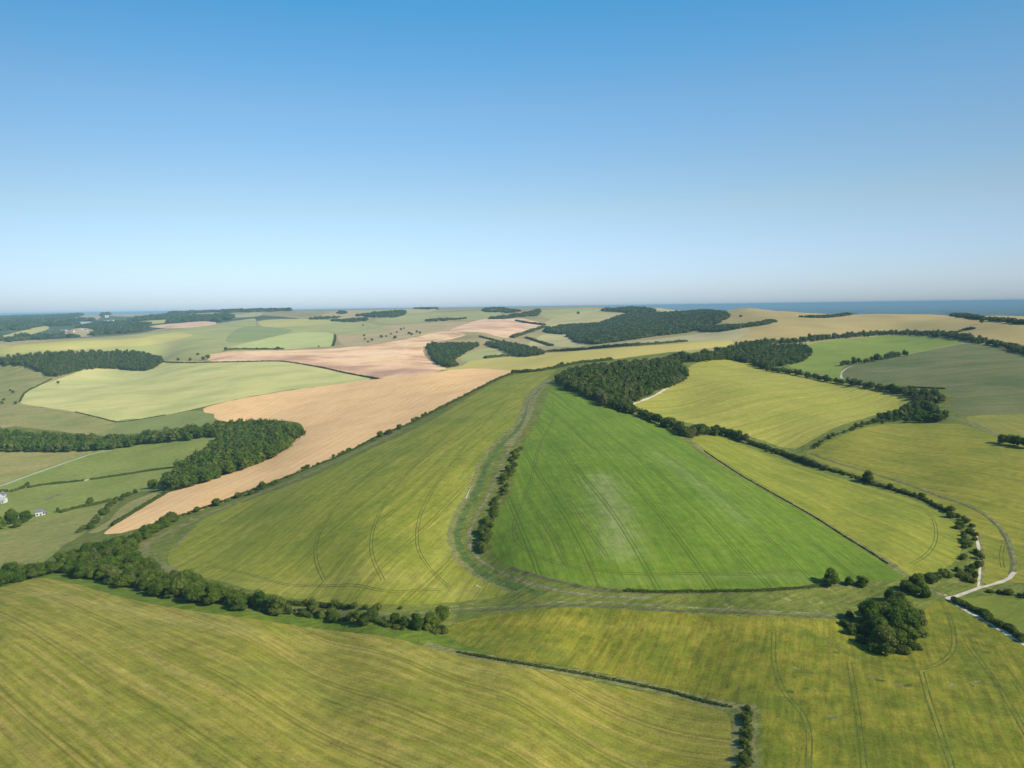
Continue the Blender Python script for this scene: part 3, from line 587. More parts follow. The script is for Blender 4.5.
def ico(sub):
    import bmesh
    bm = bmesh.new(); bmesh.ops.create_icosphere(bm, subdivisions=sub, radius=1)
    V = np.array([v.co[:] for v in bm.verts]); F = np.array([[v.index for v in f.verts] for f in bm.faces]); bm.free(); return V, F
ICO1, ICO2 = ico(1), ico(2)
def crown_mesh(name, rng, h, r, z0, nl, leaves, ls, mat, core=ICO2, flat=1.0):
    """lobes of a broadleaf crown covered in leaf clumps; h total height, r radius, z0 underside"""
    lobes = [(np.array([0, 0, (h+z0)/2]), np.array([r*.72, r*.72, (h-z0)*.46]))]
    for i in range(nl):
        a = rng.uniform(0, 2*math.pi); t = rng.uniform(0, 1); q = rng.uniform(.26, .56)*r
        zz = z0+(h-z0)*(.2+.62*t); rad = r*(.74-.24*t)*rng.uniform(.7, 1.2)
        lobes.append((np.array([rad*math.cos(a), rad*math.sin(a), zz]), np.array([q, q, q*rng.uniform(.65, .95)*min(1, (h-z0)/r/1.2)])))
    VV, FF, n0 = [], [], 0
    for c, s in lobes:
        V, F = core; d = 1+.22*rng.standard_normal(len(V)).clip(-1.5, 1.2)
        VV.append(c+V*s*.84*d[:, None]); q = np.c_[F, F[:, 2]]; FF.append(F+n0); n0 += len(V)
    coreF = np.concatenate(FF)
    area = np.array([s[0]**2 for c, s in lobes]); pr = area/area.sum(); L = []
    while len(L) < leaves:
        i = rng.choice(len(lobes), p=pr); c, s = lobes[i]
        d = rng.standard_normal(3); d /= np.linalg.norm(d)
        if d[2] < -.55: continue
        p = c+d*s*rng.uniform(.84, 1.24)
        if any(j != i and (((p-cc)/ss)**2).sum() < .62 for j, (cc, ss) in enumerate(lobes)): continue
        L.append((p, d))
    LP = np.array([l[0] for l in L]); LD_ = np.array([l[1] for l in L])
    nrm = LD_+rng.normal(0, .6, LD_.shape)+np.array([0, 0, .25]); nrm /= np.linalg.norm(nrm, axis=1)[:, None]
    t = np.cross(nrm, rng.standard_normal(nrm.shape)); t /= np.linalg.norm(t, axis=1)[:, None]; b = np.cross(nrm, t)
    sz = (ls*rng.uniform(.6, 1.35, len(L)))[:, None]
    tri = [LP+t*sz, LP+b*sz*.9-t*sz*.25, LP-b*sz*.9-t*sz*.35]
    LV = np.stack(tri, 1).reshape(-1, 3); LF = np.arange(len(LV)).reshape(-1, 3)+n0
    V = np.concatenate(VV+[LV]); F = np.concatenate([coreF, LF])
    return mesh_from(name, V, F, [mat])
def trunk_mesh(name, rng, h, r):
    VV, FF = [], []
    def limb(p, q, r0, r1, k=7, seg=4):
        n0 = sum(len(v) for v in VV); ax = q-p; ax /= np.linalg.norm(ax)
        t = np.cross(ax, [0.3, 1, .2]); t /= np.linalg.norm(t); b = np.cross(ax, t); ring = []
        for i in range(seg+1):
            f = i/seg; c = p+(q-p)*f+rng.normal(0, r0*.25, 3)*(0 < i < seg); rr = r0+(r1-r0)*f+(r0*.5*(1-f)**6 if r0 > r*.9 else 0)
            ring += [c+(t*math.cos(a)+b*math.sin(a))*rr for a in np.linspace(0, 2*math.pi, k, endpoint=False)]
        VV.append(np.array(ring))
        for i in range(seg):
            for j in range(k):
                a0, a1 = n0+i*k+j, n0+i*k+(j+1) % k; FF.extend([(a0, a1, a1+k), (a0, a1+k, a0+k)])
    top = np.array([rng.normal(0, .2), rng.normal(0, .2), h*.62]); limb(np.array([0, 0, -.6]), top, r, r*.45)
    for i in range(6):
        a = i*1.05+rng.uniform(-.3, .3); z = h*rng.uniform(.22, .55); p = np.array([0, 0, z]); L = h*rng.uniform(.22, .34)
        limb(p, p+np.array([math.cos(a)*L, math.sin(a)*L, L*rng.uniform(.5, .9)]), r*.38, r*.10, 5, 2)
    return mesh_from(name, np.concatenate(VV), np.array(FF), [BARK], smooth=True)
rng = np.random.default_rng(11)
TREES = [(crown_mesh('crown', rng, h, r, z0, nl, 2300, .36, LEAF), trunk_mesh('trunk', rng, h, .28)) for h, r, z0, nl in ((10,4.6,.3,15),(11,4.2,.6,14),(8.5,5.0,.2,16),(11.5,5.0,.5,17),(8,3.9,.2,13))]
TREEM = [(crown_mesh('crown', rng, h, r, z0, nl, 520, .62, LEAF, ICO1), TREES[i][1]) for i, (h, r, z0, nl) in enumerate(((9,4.7,.3,10),(9.8,4.6,.4,10),(8,4.8,.2,10),(10.5,5.0,.4,11)))]
BUSHES = [(crown_mesh('foliage', rng, h, r, .1, nl, 700, .24, BUSHM, ICO1), trunk_mesh('stem', rng, h*.8, .09)) for h, r, nl in ((3.0,2.2,6),(2.4,2.0,5),(3.6,2.1,6),(2.0,2.4,7))]
BUSHF = [(crown_mesh('foliage', rng, h, r, .1, nl, 160, .5, BUSHM, ICO1), BUSHES[i][1]) for i, (h, r, nl) in enumerate(((3.0,2.4,5),(2.4,2.2,4),(3.4,2.3,5)))]
LODM = [crown_mesh('wood tree', rng, h, r, .3, 5, 170, 1.0, LEAF, ICO1) for h, r in ((10.5,5.0),(11.5,5.6),(9,5.2),(12,5.0))]
LODF = [crown_mesh('wood grove', rng, h, r, 0, 9, 150, 3.0, LEAF, ICO1) for h, r in ((13,13),(12,16),(14,12))]
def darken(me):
    m2 = me.copy(); m2.materials[0] = LEAF_SHADE; return m2
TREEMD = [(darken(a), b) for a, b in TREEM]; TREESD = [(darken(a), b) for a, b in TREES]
def lod_col(name, meshes):
    c = bpy.data.collections.new(name)
    for me in meshes: c.objects.link(bpy.data.objects.new('wood_tree_source', me))
    return c
COLM, COLF, COLD = lod_col('wood trees', LODM), lod_col('wood groves', [darken(q) for q in LODF]), lod_col('shade-toned wood trees', [darken(q) for q in LODM])
def scatter_group(name, coll):
    ng = bpy.data.node_groups.new(name, 'GeometryNodeTree')
    ng.interface.new_socket('Geometry', in_out='INPUT', socket_type='NodeSocketGeometry'); ng.interface.new_socket('Geometry', in_out='OUTPUT', socket_type='NodeSocketGeometry')
    gi, go = ng.nodes.new('NodeGroupInput'), ng.nodes.new('NodeGroupOutput')
    ip = ng.nodes.new('GeometryNodeInstanceOnPoints'); ci = ng.nodes.new('GeometryNodeCollectionInfo'); ci.inputs[0].default_value = coll
    ci.inputs['Separate Children'].default_value = True; ci.inputs['Reset Children'].default_value = True
    ip.inputs['Pick Instance'].default_value = True
    rv = ng.nodes.new('FunctionNodeRandomValue'); rv.data_type = 'FLOAT_VECTOR'; rv.inputs[0].default_value = (-.08, -.08, 0); rv.inputs[1].default_value = (.08, .08, 6.283)
    na = ng.nodes.new('GeometryNodeInputNamedAttribute'); na.data_type = 'FLOAT_VECTOR'; na.inputs[0].default_value = 'sc'
    L = ng.links.new; L(gi.outputs[0], ip.inputs['Points']); L(ci.outputs[0], ip.inputs['Instance']); L(rv.outputs[0], ip.inputs['Rotation'])
    L(na.outputs[0], ip.inputs['Scale']); L(ip.outputs[0], go.inputs[0]); return ng
NGM, NGF, NGD = scatter_group('scatter trees', COLM), scatter_group('scatter groves', COLF), scatter_group('scatter shade-toned trees', COLD)
SHADEW = {'w4', 'w5', 'w6', 'w6b', 'w4h', 'w7', 'w7c', 'w8', 'w1'}  # woods given the leaves with self-shadow painted in
def scatter_obj(name, P, S, ng, label):
    me = bpy.data.meshes.new(name); me.vertices.add(len(P)); me.vertices.foreach_set('co', np.asarray(P, np.float32).ravel())
    at = me.attributes.new('sc', 'FLOAT_VECTOR', 'POINT'); at.data.foreach_set('vector', np.asarray(S, np.float32).ravel()); me.update()
    o = obj(name, me, kind='stuff', label=label, category='wood'); md = o.modifiers.new('scatter', 'NODES'); md.node_group = ng; return o
def place(kind, x, y, s, label, cat, group=None, name=None, near=True, sink=.25, dark=False):
    lib = {('tree', True): TREES, ('tree', False): TREEM, ('bush', True): BUSHES, ('bush', False): BUSHF}[(kind, near)]
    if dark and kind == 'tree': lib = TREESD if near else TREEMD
    cm, tm = random.choice(lib); e = obj(name or kind, None)
    e.location = (x, y, gz(x, y)-sink*s); e.rotation_euler = (0, 0, random.uniform(0, 6.28))
    k = random.uniform(.88, 1.12); e.scale = (s*k, s*k*random.uniform(.92, 1.08), s*random.uniform(.9, 1.12))
    e['label'] = label; e['category'] = cat
    if group: e['group'] = group
    obj(cm.name.split('.')[0], cm, e); obj(tm.name.split('.')[0], tm, e)
    return e
def in_poly_pts(px, spacing, jit=.42):
    al = poly_al(px); xy = to_xy(al); lo, hi = xy.min(0), xy.max(0); out = []; rw = 0
    y = lo[1]
    while y < hi[1]:
        x = lo[0]+(rw % 2)*spacing/2
        while x < hi[0]: out.append((x+random.uniform(-jit, jit)*spacing, y+random.uniform(-jit, jit)*spacing)); x += spacing
        y += spacing*.87; rw += 1
    q = np.array(out); return q[inside(xy, q)]
def along(px, spacing, wid=0.0, jit=.35):
    xy = resample(line_xy(px), spacing); t = np.gradient(xy, axis=0); t /= np.linalg.norm(t, axis=1)[:, None]+1e-9
    n = np.c_[-t[:, 1], t[:, 0]]
    return xy+t*np.random.uniform(-jit, jit, (len(xy), 1))*spacing+n*np.random.uniform(-.5, .5, (len(xy), 1))*wid
TS = []   # tree sites: D, x, y, s, wood key
WOOD = {}
def wood(key, q, s0, s1, tree_label, group, wood_label, thin=0.0):
    WOOD[key] = (tree_label, group, wood_label)
    for x, y in q:
        if random.random() < thin: continue
        TS.append((math.hypot(x, y), x, y, random.uniform(s0, s1), key))
BELT = [(28,579),(45,571),(70,560),(100,549),(132,540),(150,531),(166,523),(173,522),(162,530),(147,539),(136,549),(132,558),(144,568),(172,579),(205,588),(238,599),(270,606),(300,613),(290,616),(256,612),(212,606),(170,599),(135,590),(100,582),(60,575)]
wood('belt', in_poly_pts(BELT, 5.0), .38, .76, 'round tree in the dense near left belt', 'trees of the near left belt', 'undergrowth of the near belt')
wood('belt2', in_poly_pts([(-60,592),(0,578),(15,573),(30,572),(30,579),(0,586),(-60,604)], 7), .6, .9, 'tree at the left edge where the near belt begins', 'trees at the left end of the near belt', '')
wood('w2', in_poly_pts([(-80,437),(60,440),(130,441),(180,435),(240,427),(262,426),(225,436),(150,444),(100,451),(0,452),(-80,454)], 8), .85, 1.15, 'tree in the belt along the top of the valley pastures', 'trees of the valley pasture belt', 'dark belt of trees across the left valley above the pastures')
wood('w3', in_poly_pts([(228,433),(262,428),(300,431),(303,434),(293,444),(280,454),(256,465),(217,479),(172,491),(163,489),(178,472),(210,453)], 8), .8, 1.1, 'tree in the hanging wood beside the tan stubble field', 'trees of the wood beside the tan field', 'dense green wood tucked into the bend of the tan stubble field')
wood('w4', in_poly_pts([(556,385),(566,377),(590,372),(612,369),(662,363),(685,357),(690,361),(676,366),(687,376),(684,381),(668,388),(648,397),(629,406),(636,416),(650,421),(630,415),(600,405),(572,392)], 8), .8, 1.15, 'tree in the dark wood at the head of the gully', 'trees of the central wood', 'dark leafy wood at the head of the gully between the hill fields')
wood('w5', in_poly_pts([(685,361),(715,354),(768,349),(806,350),(811,354),(806,361),(783,366),(768,370),(745,363),(724,360),(700,363)], 9), .85, 1.15, 'tree in the dark wood above the upper yellow field', 'trees of the upper wood', 'dark wood joining the central wood along the top of the upper yellow field')
wood('w6', along([(768,371),(800,376),(830,382),(860,387),(890,392),(912,397)], 6, 8), .6, .95, 'tree in the thick hedge along the right side of the upper yellow field', 'hedge trees right of the upper yellow field', 'tree hedge beyond the upper yellow field')
wood('w6b', in_poly_pts([(885,390),(920,391),(940,397),(944,402),(935,410),(950,420),(925,423),(895,422),(870,426),(880,419),(905,410),(912,400)], 9), .5, .9, 'scrubby tree in the clump where the right hand hedges meet', 'scrub trees where the right hedges meet', 'scrub clump at the meeting of the right hedges', .15)
wood('w4h', along([(632,413),(650,420),(662,426),(675,431),(690,438),(702,436),(718,434),(732,438),(748,443)], 6, 7), .7, 1.0, 'round tree in the line running down from the central wood between two fields', 'trees lining the foot of the central wood', '')
wood('w7', along([(740,347),(768,343),(800,341),(830,338),(865,335.5),(895,334),(925,334.5),(948,336),(975,341),(1000,346),(1024,352),(1060,360)], 5.0, 20), .6, 1.0, 'tree in the long dark belt under the tan ridge field', 'trees of the belt under the tan ridge', 'long dark tree belt curving under the tan ridge field')
wood('w7c', along([(740,348),(768,344),(800,342),(830,339),(865,336.5),(895,335),(925,335.5),(948,337),(975,342),(1000,347),(1024,353),(1060,361)], 6.0, 20), .6, 1.0, 'tree in the long dark belt under the tan ridge field', 'trees of the belt under the tan ridge', 'lower trees of the long dark belt under the tan ridge field')
wood('w8', along([(840,366),(855,364),(872,362),(884,359.5),(903,356)], 8, 8), .7, 1.05, 'tree in the short row standing inside the upper right green field', 'short row of trees in the upper right field', 'short row of trees in the upper right field')
wood('w1', in_poly_pts([(-60,360),(0,359),(37,356),(100,353),(130,353),(150,357),(163,361),(153,369),(140,371),(112,369),(87,370),(62,376),(50,377),(38,371),(20,366),(-60,366)], 10), .9, 1.2, '', '', 'dark oblong wood behind the pale green field at left')
# single trees and small groups
def singles(lst, label, group=None, kind='tree', near=True, jit=0):
    for it in lst:
        px, py, s = it[:3]; al = cast([(px, py)]); x, y = to_xy(al)[0]
        place(kind, x, y, s, it[3] if len(it) > 3 else label, kind, group, near=near)
singles([(831,586,.72,'round dark tree standing alone left of the scrub clump'),(849,585,.42,'small tree just right of the lone round tree'),(862,586,.45,'small bushy tree between the lone tree and the scrub clump')], '')
singles([(868,622,.75),(880,616,.8),(893,614,.82),(906,617,.7),(866,634,.5),(878,636,.85),(893,632,.95),(908,631,.75),(884,647,.8),(897,645,.82),(908,643,.6),(872,628,.7),(900,624,.8),(887,626,.85),(915,624,.5),(876,643,.55)], 'tree crowded into the round clump inside the lower right barley field', 'trees of the lower right clump')
singles([(905,590,.5),(913,594,.55),(921,590,.5),(926,598,.4),(899,601,.5),(890,602,.55),(912,583,.4),(918,584,.42)], 'small dark tree between the round clump and the chalk junction', 'trees between clump and junction')
singles([(313,613,.62,'round tree below the corner of the left hill barley'),(372,621,.55,'dark tree beside the valley track left of the middle'),(395,624,.5,'reddish dark small tree near the narrow end of the valley hedge'),(431,627,.72,'largest round tree at the narrow end of the valley hedge'),(443,620,.6,'tree right behind the largest round one at the narrow end of the valley hedge'),(417,629,.6,'tree left of the largest round one at the narrow end of the valley hedge'),(358,621,.42,'small tree left of the dark tree by the valley track'),(405,627,.4,'low tree in the valley hedge')], '')
singles([(868,482,.85,'tall rounded tree standing out of the hedge between the right barley fields')], '')
singles([(1003,443,.7),(1010,445,.8),(1018,446,.75),(1026,448,.8)], 'dark tree in the clump at the right edge field corner', 'trees at the right edge corner')
singles([(26,522,1.05,'big round tree left of the white cottage'),(12,524,.9,'tree behind the big round one near the white cottage'),(0,530,.95,'tree at the left edge below the farm buildings'),(90,505,.6,'small round tree in the hedge right of the white cottage'),(152,488,.85,'dark tree at the tip of the hanging wood'),(-10,534,.9,'tree cut by the left edge below the farm'),(18,527,.6,'low tree under the big round one'),(58,512,.35,'bushy small tree just right of the white cottage')], '')
singles([(262,489,.6,'tree on the bank between tan field and left barley'),(390,434,.6,'round tree high on the tan field boundary'),(380,437,.45,'smaller tree beside the round one high on the tan boundary'),(174,521,.6,'tree ending the near belt beside the tan field'),(163,526,.65,'second last tree of the near belt beside the tan field'),(216,506,.5,'small tree on the tan field boundary above the farm track')], '')
# bushes
singles([(846,626,.9),(852,634,1.0),(860,642,1.1),(872,650,1.0),(886,655,1.1),(902,653,1.2),(914,648,1.1),(920,636,1.2),(922,624,1.1),(849,618,.9),(858,630,1.3),(917,616,1.0)], 'bush in the skirt of scrub round the lower right clump', 'skirt bushes of the lower right clump', kind='bush')
def bush_row(px, sp, wd, s0, s1, label, group, near=True, thin=0.0):
    for x, y in along(px, sp, wd):
        if random.random() < thin: continue
        place('bush', x, y, random.uniform(s0, s1), label, 'bush', group, near=near)
bush_row([(517,450),(513,463),(508,475),(503,490),(497,505),(490,521),(485,537),(482,551)], 3.2, 5, .55, 1.15, 'bush in the dark scrub row inside the curved gully', 'bushes of the gully row')
bush_row([(489,520),(485,537),(481,552)], 3.0, 4, .7, 1.25, 'bush in the dark scrub row inside the curved gully', 'bushes of the gully row')
bush_row([(190,514),(225,502),(250,494),(280,481),(300,471),(325,461),(351,450),(381,437),(400,428),(430,413)], 6, 5, .45, 1.25, 'bush on the bank between the tan stubble and the left hill barley', 'bushes along the tan field bank', thin=.2)
bush_row([(205,586),(235,594),(258,598),(290,604),(320,606),(350,608),(385,609),(415,609),(445,608)], 6.5, 1.5, .45, .9, 'low bush along the bottom edge of the left hill barley', 'bushes under the left hill barley', thin=.3)
bush_row([(285,612),(300,614),(330,617),(360,620),(395,625),(430,630),(446,632)], 1.7, 5.5, .45, 1.1, 'bush in the valley hedge above the foreground field', 'bushes of the valley hedge')
bush_row([(749,708),(748,730),(746,750),(743,775)], 1.1, 2.0, .28, .6, 'dark bush in the ditch row right of the foreground field', 'bushes of the foreground ditch')
bush_row([(768,452),(790,458),(812,466),(840,473),(868,483),(908,494),(930,501),(948,511),(958,518)], 4.6, 3, .5, 1.15, 'bush in the hedge between the two right barley fields', 'bushes of the right barley hedge', thin=.1)
bush_row([(958,518),(966,527),(970,540),(972,552),(970,566),(966,578)], 3.4, 8, .6, 1.25, 'bush in the scrub beside the climbing chalk lane', 'scrub beside the chalk lane')
bush_row([(930,582),(943,579),(955,578),(965,580),(974,584)], 3.2, 6, .7, 1.3, 'bush in the scrub above the chalk junction', 'scrub above the junction')
bush_row([(958,603),(975,611),(990,619),(1008,630),(1026,642)], 2.6, 2.0, .7, 1.1, 'dark bush lining the track to the lower right corner', 'bushes lining the lower right track')
bush_row([(988,592),(1005,594),(1030,598),(1060,602)], 3.2, 2.5, .5, .9, 'bush on the bank above the right edge paddock', 'bushes above the paddock')
bush_row([(133,494),(120,499),(108,510),(97,520),(84,531)], 4.5, 7, .7, 1.3, 'bush in the scrub band between the pasture and the tan field', 'scrub below the tan field')
bush_row([(812,449),(830,438),(850,430),(868,424),(885,419)], 6, 4, .6, 1.2, 'bush in the hedge curving right from the meeting of the hedges', 'bushes of the curving right hedge', near=False)
bush_row([(0,492),(15,491),(25,488),(30,484)], 5, 5, .7, 1.1, 'bush beside the farm at the left edge', 'bushes by the left farm', near=False)

# ------------------------------------------------------------------ hedges: a continuous leafy body along its line
def hedge(px, wid, hgt, label, gap=.0, xy=None):
    xy = line_xy(px) if xy is None else xy; D = float(np.median(np.hypot(xy[:, 0], xy[:, 1]))); ls = max(.28, D/731*.75)
    step = max(.8, ls*1.6); xy = resample(xy, step); t = np.gradient(xy, axis=0); t /= np.linalg.norm(t, axis=1)[:, None]+1e-9; n = np.c_[-t[:, 1], t[:, 0]]
    N = len(xy); z = np.array([gz(*p) for p in xy]); K = 6
    hv = hgt*(1+.3*np.interp(np.arange(N), np.arange(0, N+6, 3), np.random.uniform(-1, 1, len(np.arange(0, N+6, 3)))))*(np.random.rand(N) > gap*.3)
    hv = np.maximum(hv, .25*hgt); wv = wid/2*(1+.3*np.random.uniform(-1, 1, N)); V = []
    for i in range(N):
        for k in range(K+1):
            a = math.pi*k/K; V.append((*(xy[i]+n[i]*math.cos(a)*wv[i]*.85), z[i]-.4+(hv[i]+.3)*.88*math.sin(a)**.6))
    F = []
    for i in range(N-1):
        for k in range(K):
            a = i*(K+1)+k; F += [(a, a+1, a+K+2), (a, a+K+2, a+K+1)]
    m_ = int(N*step*(wid+2*hgt)/(ls*ls)*1.1)+20; m_ = min(m_, 9000)
    ii = np.random.uniform(0, N-1.001, m_); i0 = ii.astype(int); f = (ii-i0)[:, None]; a = np.random.uniform(.05, math.pi-.05, m_)
    c = xy[i0]*(1-f)+xy[i0+1]*f; nn = n[i0]; rr = np.random.uniform(.85, 1.15, m_)
    p = np.c_[c+nn*(np.cos(a)*wv[i0]*rr)[:, None], z[i0]+hv[i0]*np.sin(a)**.6*rr]
    no = np.c_[nn*np.cos(a)[:, None], np.sin(a)]+np.random.normal(0, .45, (m_, 3)); no /= np.linalg.norm(no, axis=1)[:, None]
    tt = np.cross(no, np.random.standard_normal(no.shape)); tt /= np.linalg.norm(tt, axis=1)[:, None]; bb = np.cross(no, tt)
    s = (ls*np.random.uniform(.5, 1.1, m_))[:, None]
    LV = np.stack([p+tt*s, p+bb*s*.9-tt*s*.3, p-bb*s*.9-tt*s*.3], 1).reshape(-1, 3)
    V = np.r_[np.array(V), LV]; F = np.r_[np.array(F), np.arange(3*m_).reshape(-1, 3)+N*(K+1)]
    base = np.array([*xy[N//2], z[N//2]]); me = mesh_from('hedge', V-base, F, [HEDGM]); o = obj('hedge', me, label=label, category='hedge'); o.location = base
hedge([(430,414),(451,403.5),(481,388),(506,376),(520,372)], 3.5, 2.2, 'hedge climbing between tan stubble and left hill barley to the ridge top')
hedge([(150,527),(190,513),(225,501),(256,489),(288,477),(321,464),(351,451),(378,437),(411,423.5),(430,414)], 2.5, 1.2, 'low straggling hedge on the bank between tan field and left hill barley', .3)
hedge(ML[1:], 1.6, .45, 'low dark straggling hedge dividing the two foreground barley fields', .5)
hedge([(172,573),(200,584),(235,594.5),(258,599),(290,604.5),(320,606.5),(350,608)], 2.2, 1.3, 'low scrubby hedge along the lower left edge of the left hill barley', .5)
hedge([(625,591),(650,592),(687,592),(768,590.5),(800,588.5),(818,586)], 1.3, .9, 'low dark hedge under the saturated green field')
hedge([(704,451),(737,473),(768,491),(793,505),(818,519.5),(850,540),(870,552),(888,564)], .8, .5, 'thin low hedge between the saturated green and the yellow green field')
hedge([(748,444),(768,450),(800,461),(820,468)], 5, 3.2, 'dark hedge along the top of the yellow green field between hedges')
hedge([(820,468),(848,475),(880,486),(918,498),(943,510)], 2.2, 1.5, 'low thorn hedge under the bushes between the right barley fields', .3)
hedge([(180,467),(150,471),(125,475),(90,480)], 2.6, 1.6, 'thin field hedge crossing the left pastures from the hanging wood')
hedge([(84,481),(60,483.5),(45,485),(28,488)], 2.6, 1.7, 'shorter field hedge in the left pastures toward the farm')
hedge([(130,495),(117,499.5),(100,504),(75,509),(60,513)], 2.8, 2.0, 'pasture hedge right of the white cottage')
hedge([(172,490),(150,503),(130,515),(112,526)], 3, 2.0, 'hedge down the left side of the tan stubble tip')
hedge([(160,362),(190,363),(212,362.5),(240,362),(281,361.5),(300,364),(325,368.5),(345,373),(378,379)], 2.6, 1.8, 'dark hedge between pale green and pink fields')
hedge([(512,373),(540,371),(580,363.5),(612,360)], 7, 3.5, 'hedge bordering the lower side of the golden wheat strip')
hedge([(525,357),(545,352.5),(580,350),(615,347),(640,345.5)], 9, 5, 'dark hedge bordering the upper side of the golden wheat strip')
hedge([(640,345.5),(665,343.5),(687,341.5)], 7, 4, 'dark hedge stub above the right part of the wheat strip')
hedge([(225,350),(240,349.5),(256,349.5),(284,349.3)], 6, 3.5, 'far hedge under the left part of the mint green field')
hedge([(333,346),(335,340),(335,335)], 6, 3, 'far hedge on the right end of the mint green field')
hedge([(75,412),(100,418),(117,422),(140,419.5),(165,415)], 1.5, .9, 'thin dark boundary hedge below the large pale green field')
hedge([(20,402),(24,394),(38,386),(52,379)], 2, 1.6, 'hedge curling round the left tip of the pale green field')
hedge([(516,321),(530,323.5),(545,325.5)], 12, 6, 'far hedge along the upper edge of the small pink field')
hedge([(512,338),(522,334.5),(532,331),(545,327.5)], 18, 7, 'far thick hedge right of the small pink field')
hedge([(526,338),(540,342.5),(552,346)], 12, 5, 'far hedge descending from the small pink field')
hedge([(480,337),(492,340),(500,342)], 10, 4, 'far hedge above the small green clearing')
hedge([(485,358.5),(500,357),(512,356),(522,356)], 9, 5, 'dark hedge beneath the small green clearing')
hedge([(908,387.5),(925,388),(945,389)], 1.6, 1.2, 'short dark hedge at the bottom of the dull green field')
hedge([(975,329),(965,330.5),(958,332.5),(950,334)], 5, 4, 'short dark hedge on the right part of the tan ridge')

# ------------------------------------------------------------------ far woods
def far_wood(px, sp, s, label, lodf=True):
    q = in_poly_pts(px, sp)
    if 'vale' in label: q = q[np.sin(q[:, 0]/210+1.7*np.sin(q[:, 1]/340))+np.cos(q[:, 1]/260+1.3*np.sin(q[:, 0]/170)) < .75]
    for _, vp, _l in VF: q = q[~inside(to_xy(poly_al(vp)), q)]
    if len(q) < 2: q = to_xy(cast(px))
    z = [gz(*p)-.5 for p in q]; sc = np.random.uniform(.8, 1.2, (len(q), 1))*s*np.array([[1, 1, 1]])
    scatter_obj('wood', np.c_[q, z], sc*np.random.uniform(.9, 1.1, (len(q), 3)), NGF if lodf else NGD, label)
far_wood([(428,347),(440,345),(456,345),(481,346),(470,351),(458,358),(452,362),(456,367),(441,366),(432,359)], 10, 1, 'dark triangular plantation at the right end of the pink ploughed field', False)
far_wood([(484,345),(495,343),(512,345),(527,348),(540,352),(545,354),(525,357),(512,356),(500,350)], 11, 1, 'dark wood above the left end of the golden wheat strip', False)
far_wood([(545,331),(560,327),(600,324),(625,316),(655,314),(725,314),(728,317),(718,323),(700,330),(650,337),(615,342),(590,344),(568,337),(590,333),(555,334)], 15, .8, 'large dark wood filling the far coombe right of centre')
far_wood([(700,331),(715,327),(740,326),(772,321),(776,322),(745,328),(715,332)], 12, .55, 'dark tongue of wood running into the tan ridge')
far_wood([(600,311),(615,309.5),(650,309.5),(654,312),(640,314),(620,312)], 22, .9, 'dark wood along the skyline right of centre')
far_wood([(750,307),(760,306),(770,306.5),(777,310),(765,308)], 10, .6, 'small dark copse on the hilltop at right')
far_wood([(688,310),(700,309),(718,310.5),(705,312)], 14, .6, 'low copse on the skyline beside the hilltop')
far_wood([(792,316.5),(800,317),(823,317),(850,314.5),(868,313.2),(850,315.2),(823,318)], 9, .5, 'thin dark wood edge behind the dip of the tan ridge')
far_wood([(938,314),(960,315),(985,319),(1024,323.5),(1060,327),(1024,324.5),(985,320)], 10, .6, 'dark wood edge behind the right end of the tan ridge')
far_wood([(490,319),(512,316),(535,311.5),(540,310),(538,315),(520,317),(505,319)], 22, .8, 'dark far wood climbing to the skyline at the centre')
far_wood([(483,310),(500,308.6),(508,310),(520,311.5),(510,313),(500,312),(486,312)], 20, .8, 'far trees around the pale building on the skyline')
far_wood([(357,316),(375,313.5),(405,312.5),(402,316),(375,317.5)], 30, .9, 'dark far plantation left of the centre skyline')
far_wood([(332,321),(350,319.5),(367,319),(365,321),(345,322.2)], 24, .7, 'thin dark plantation beneath the left far hills')
far_wood([(306,319),(320,317.5),(342,317),(335,318.5),(318,319.6)], 26, .6, 'scattered trees on the far left hill')
far_wood([(411,308.5),(425,307.8),(441,308),(430,309.5)], 34, .8, 'tiny trees on the highest far skyline left of centre')
far_wood([(424,321),(440,319.5),(455,319),(468,318.3),(450,320.5),(438,321.5)], 22, .6, 'thin line of far trees above the small pink field')
far_wood([(337,313),(342,311.5),(348,313),(342,314)], 30, .7, 'small dark far copse by the dry pink slope')
far_wood([(-80,345),(0,342),(60,339),(100,335),(140,331),(150,324),(130,322),(90,325),(60,332),(20,333),(-80,338)], 34, 1.1, 'hazy woods of the vale beyond the left hills')
far_wood([(-80,334),(0,332),(40,328),(90,322),(100,316),(60,314),(0,318),(-80,324)], 48, 1.5, 'more distant blue woods of the left vale')
far_wood([(128,321),(165,315),(200,315),(235,317),(225,321),(190,323),(150,322)], 42, 1.3, 'dark blue wood below the far left hills')
far_wood([(160,313),(175,311.5),(200,311),(250,310.6),(300,310),(290,311),(240,312.5),(190,314)], 60, 1.5, 'thin blue woods on the far left skyline')
far_wood([(50,314),(75,311.5),(110,311),(108,315),(70,316)], 70, 1.8, 'blue wooded hill at the far left horizon')
singles([(x, y, s*1.3) for x, y, s in ((372,341,.7),(368,343,.5),(381,337.5,.8),(386,337,.6),(395,338.5,.8),(391,335,.6),(401,330,.7),(404,329,.6),(397,333,.5),(409,334,.8),(412,335,.6),(417,333,.7),(420,334,.6),(364,336,.6),(363,326,.6),(365,340,.5))], 'bushy tree dotted over the far rough slope above the pink field', 'trees dotted on the far rough slope', near=False)
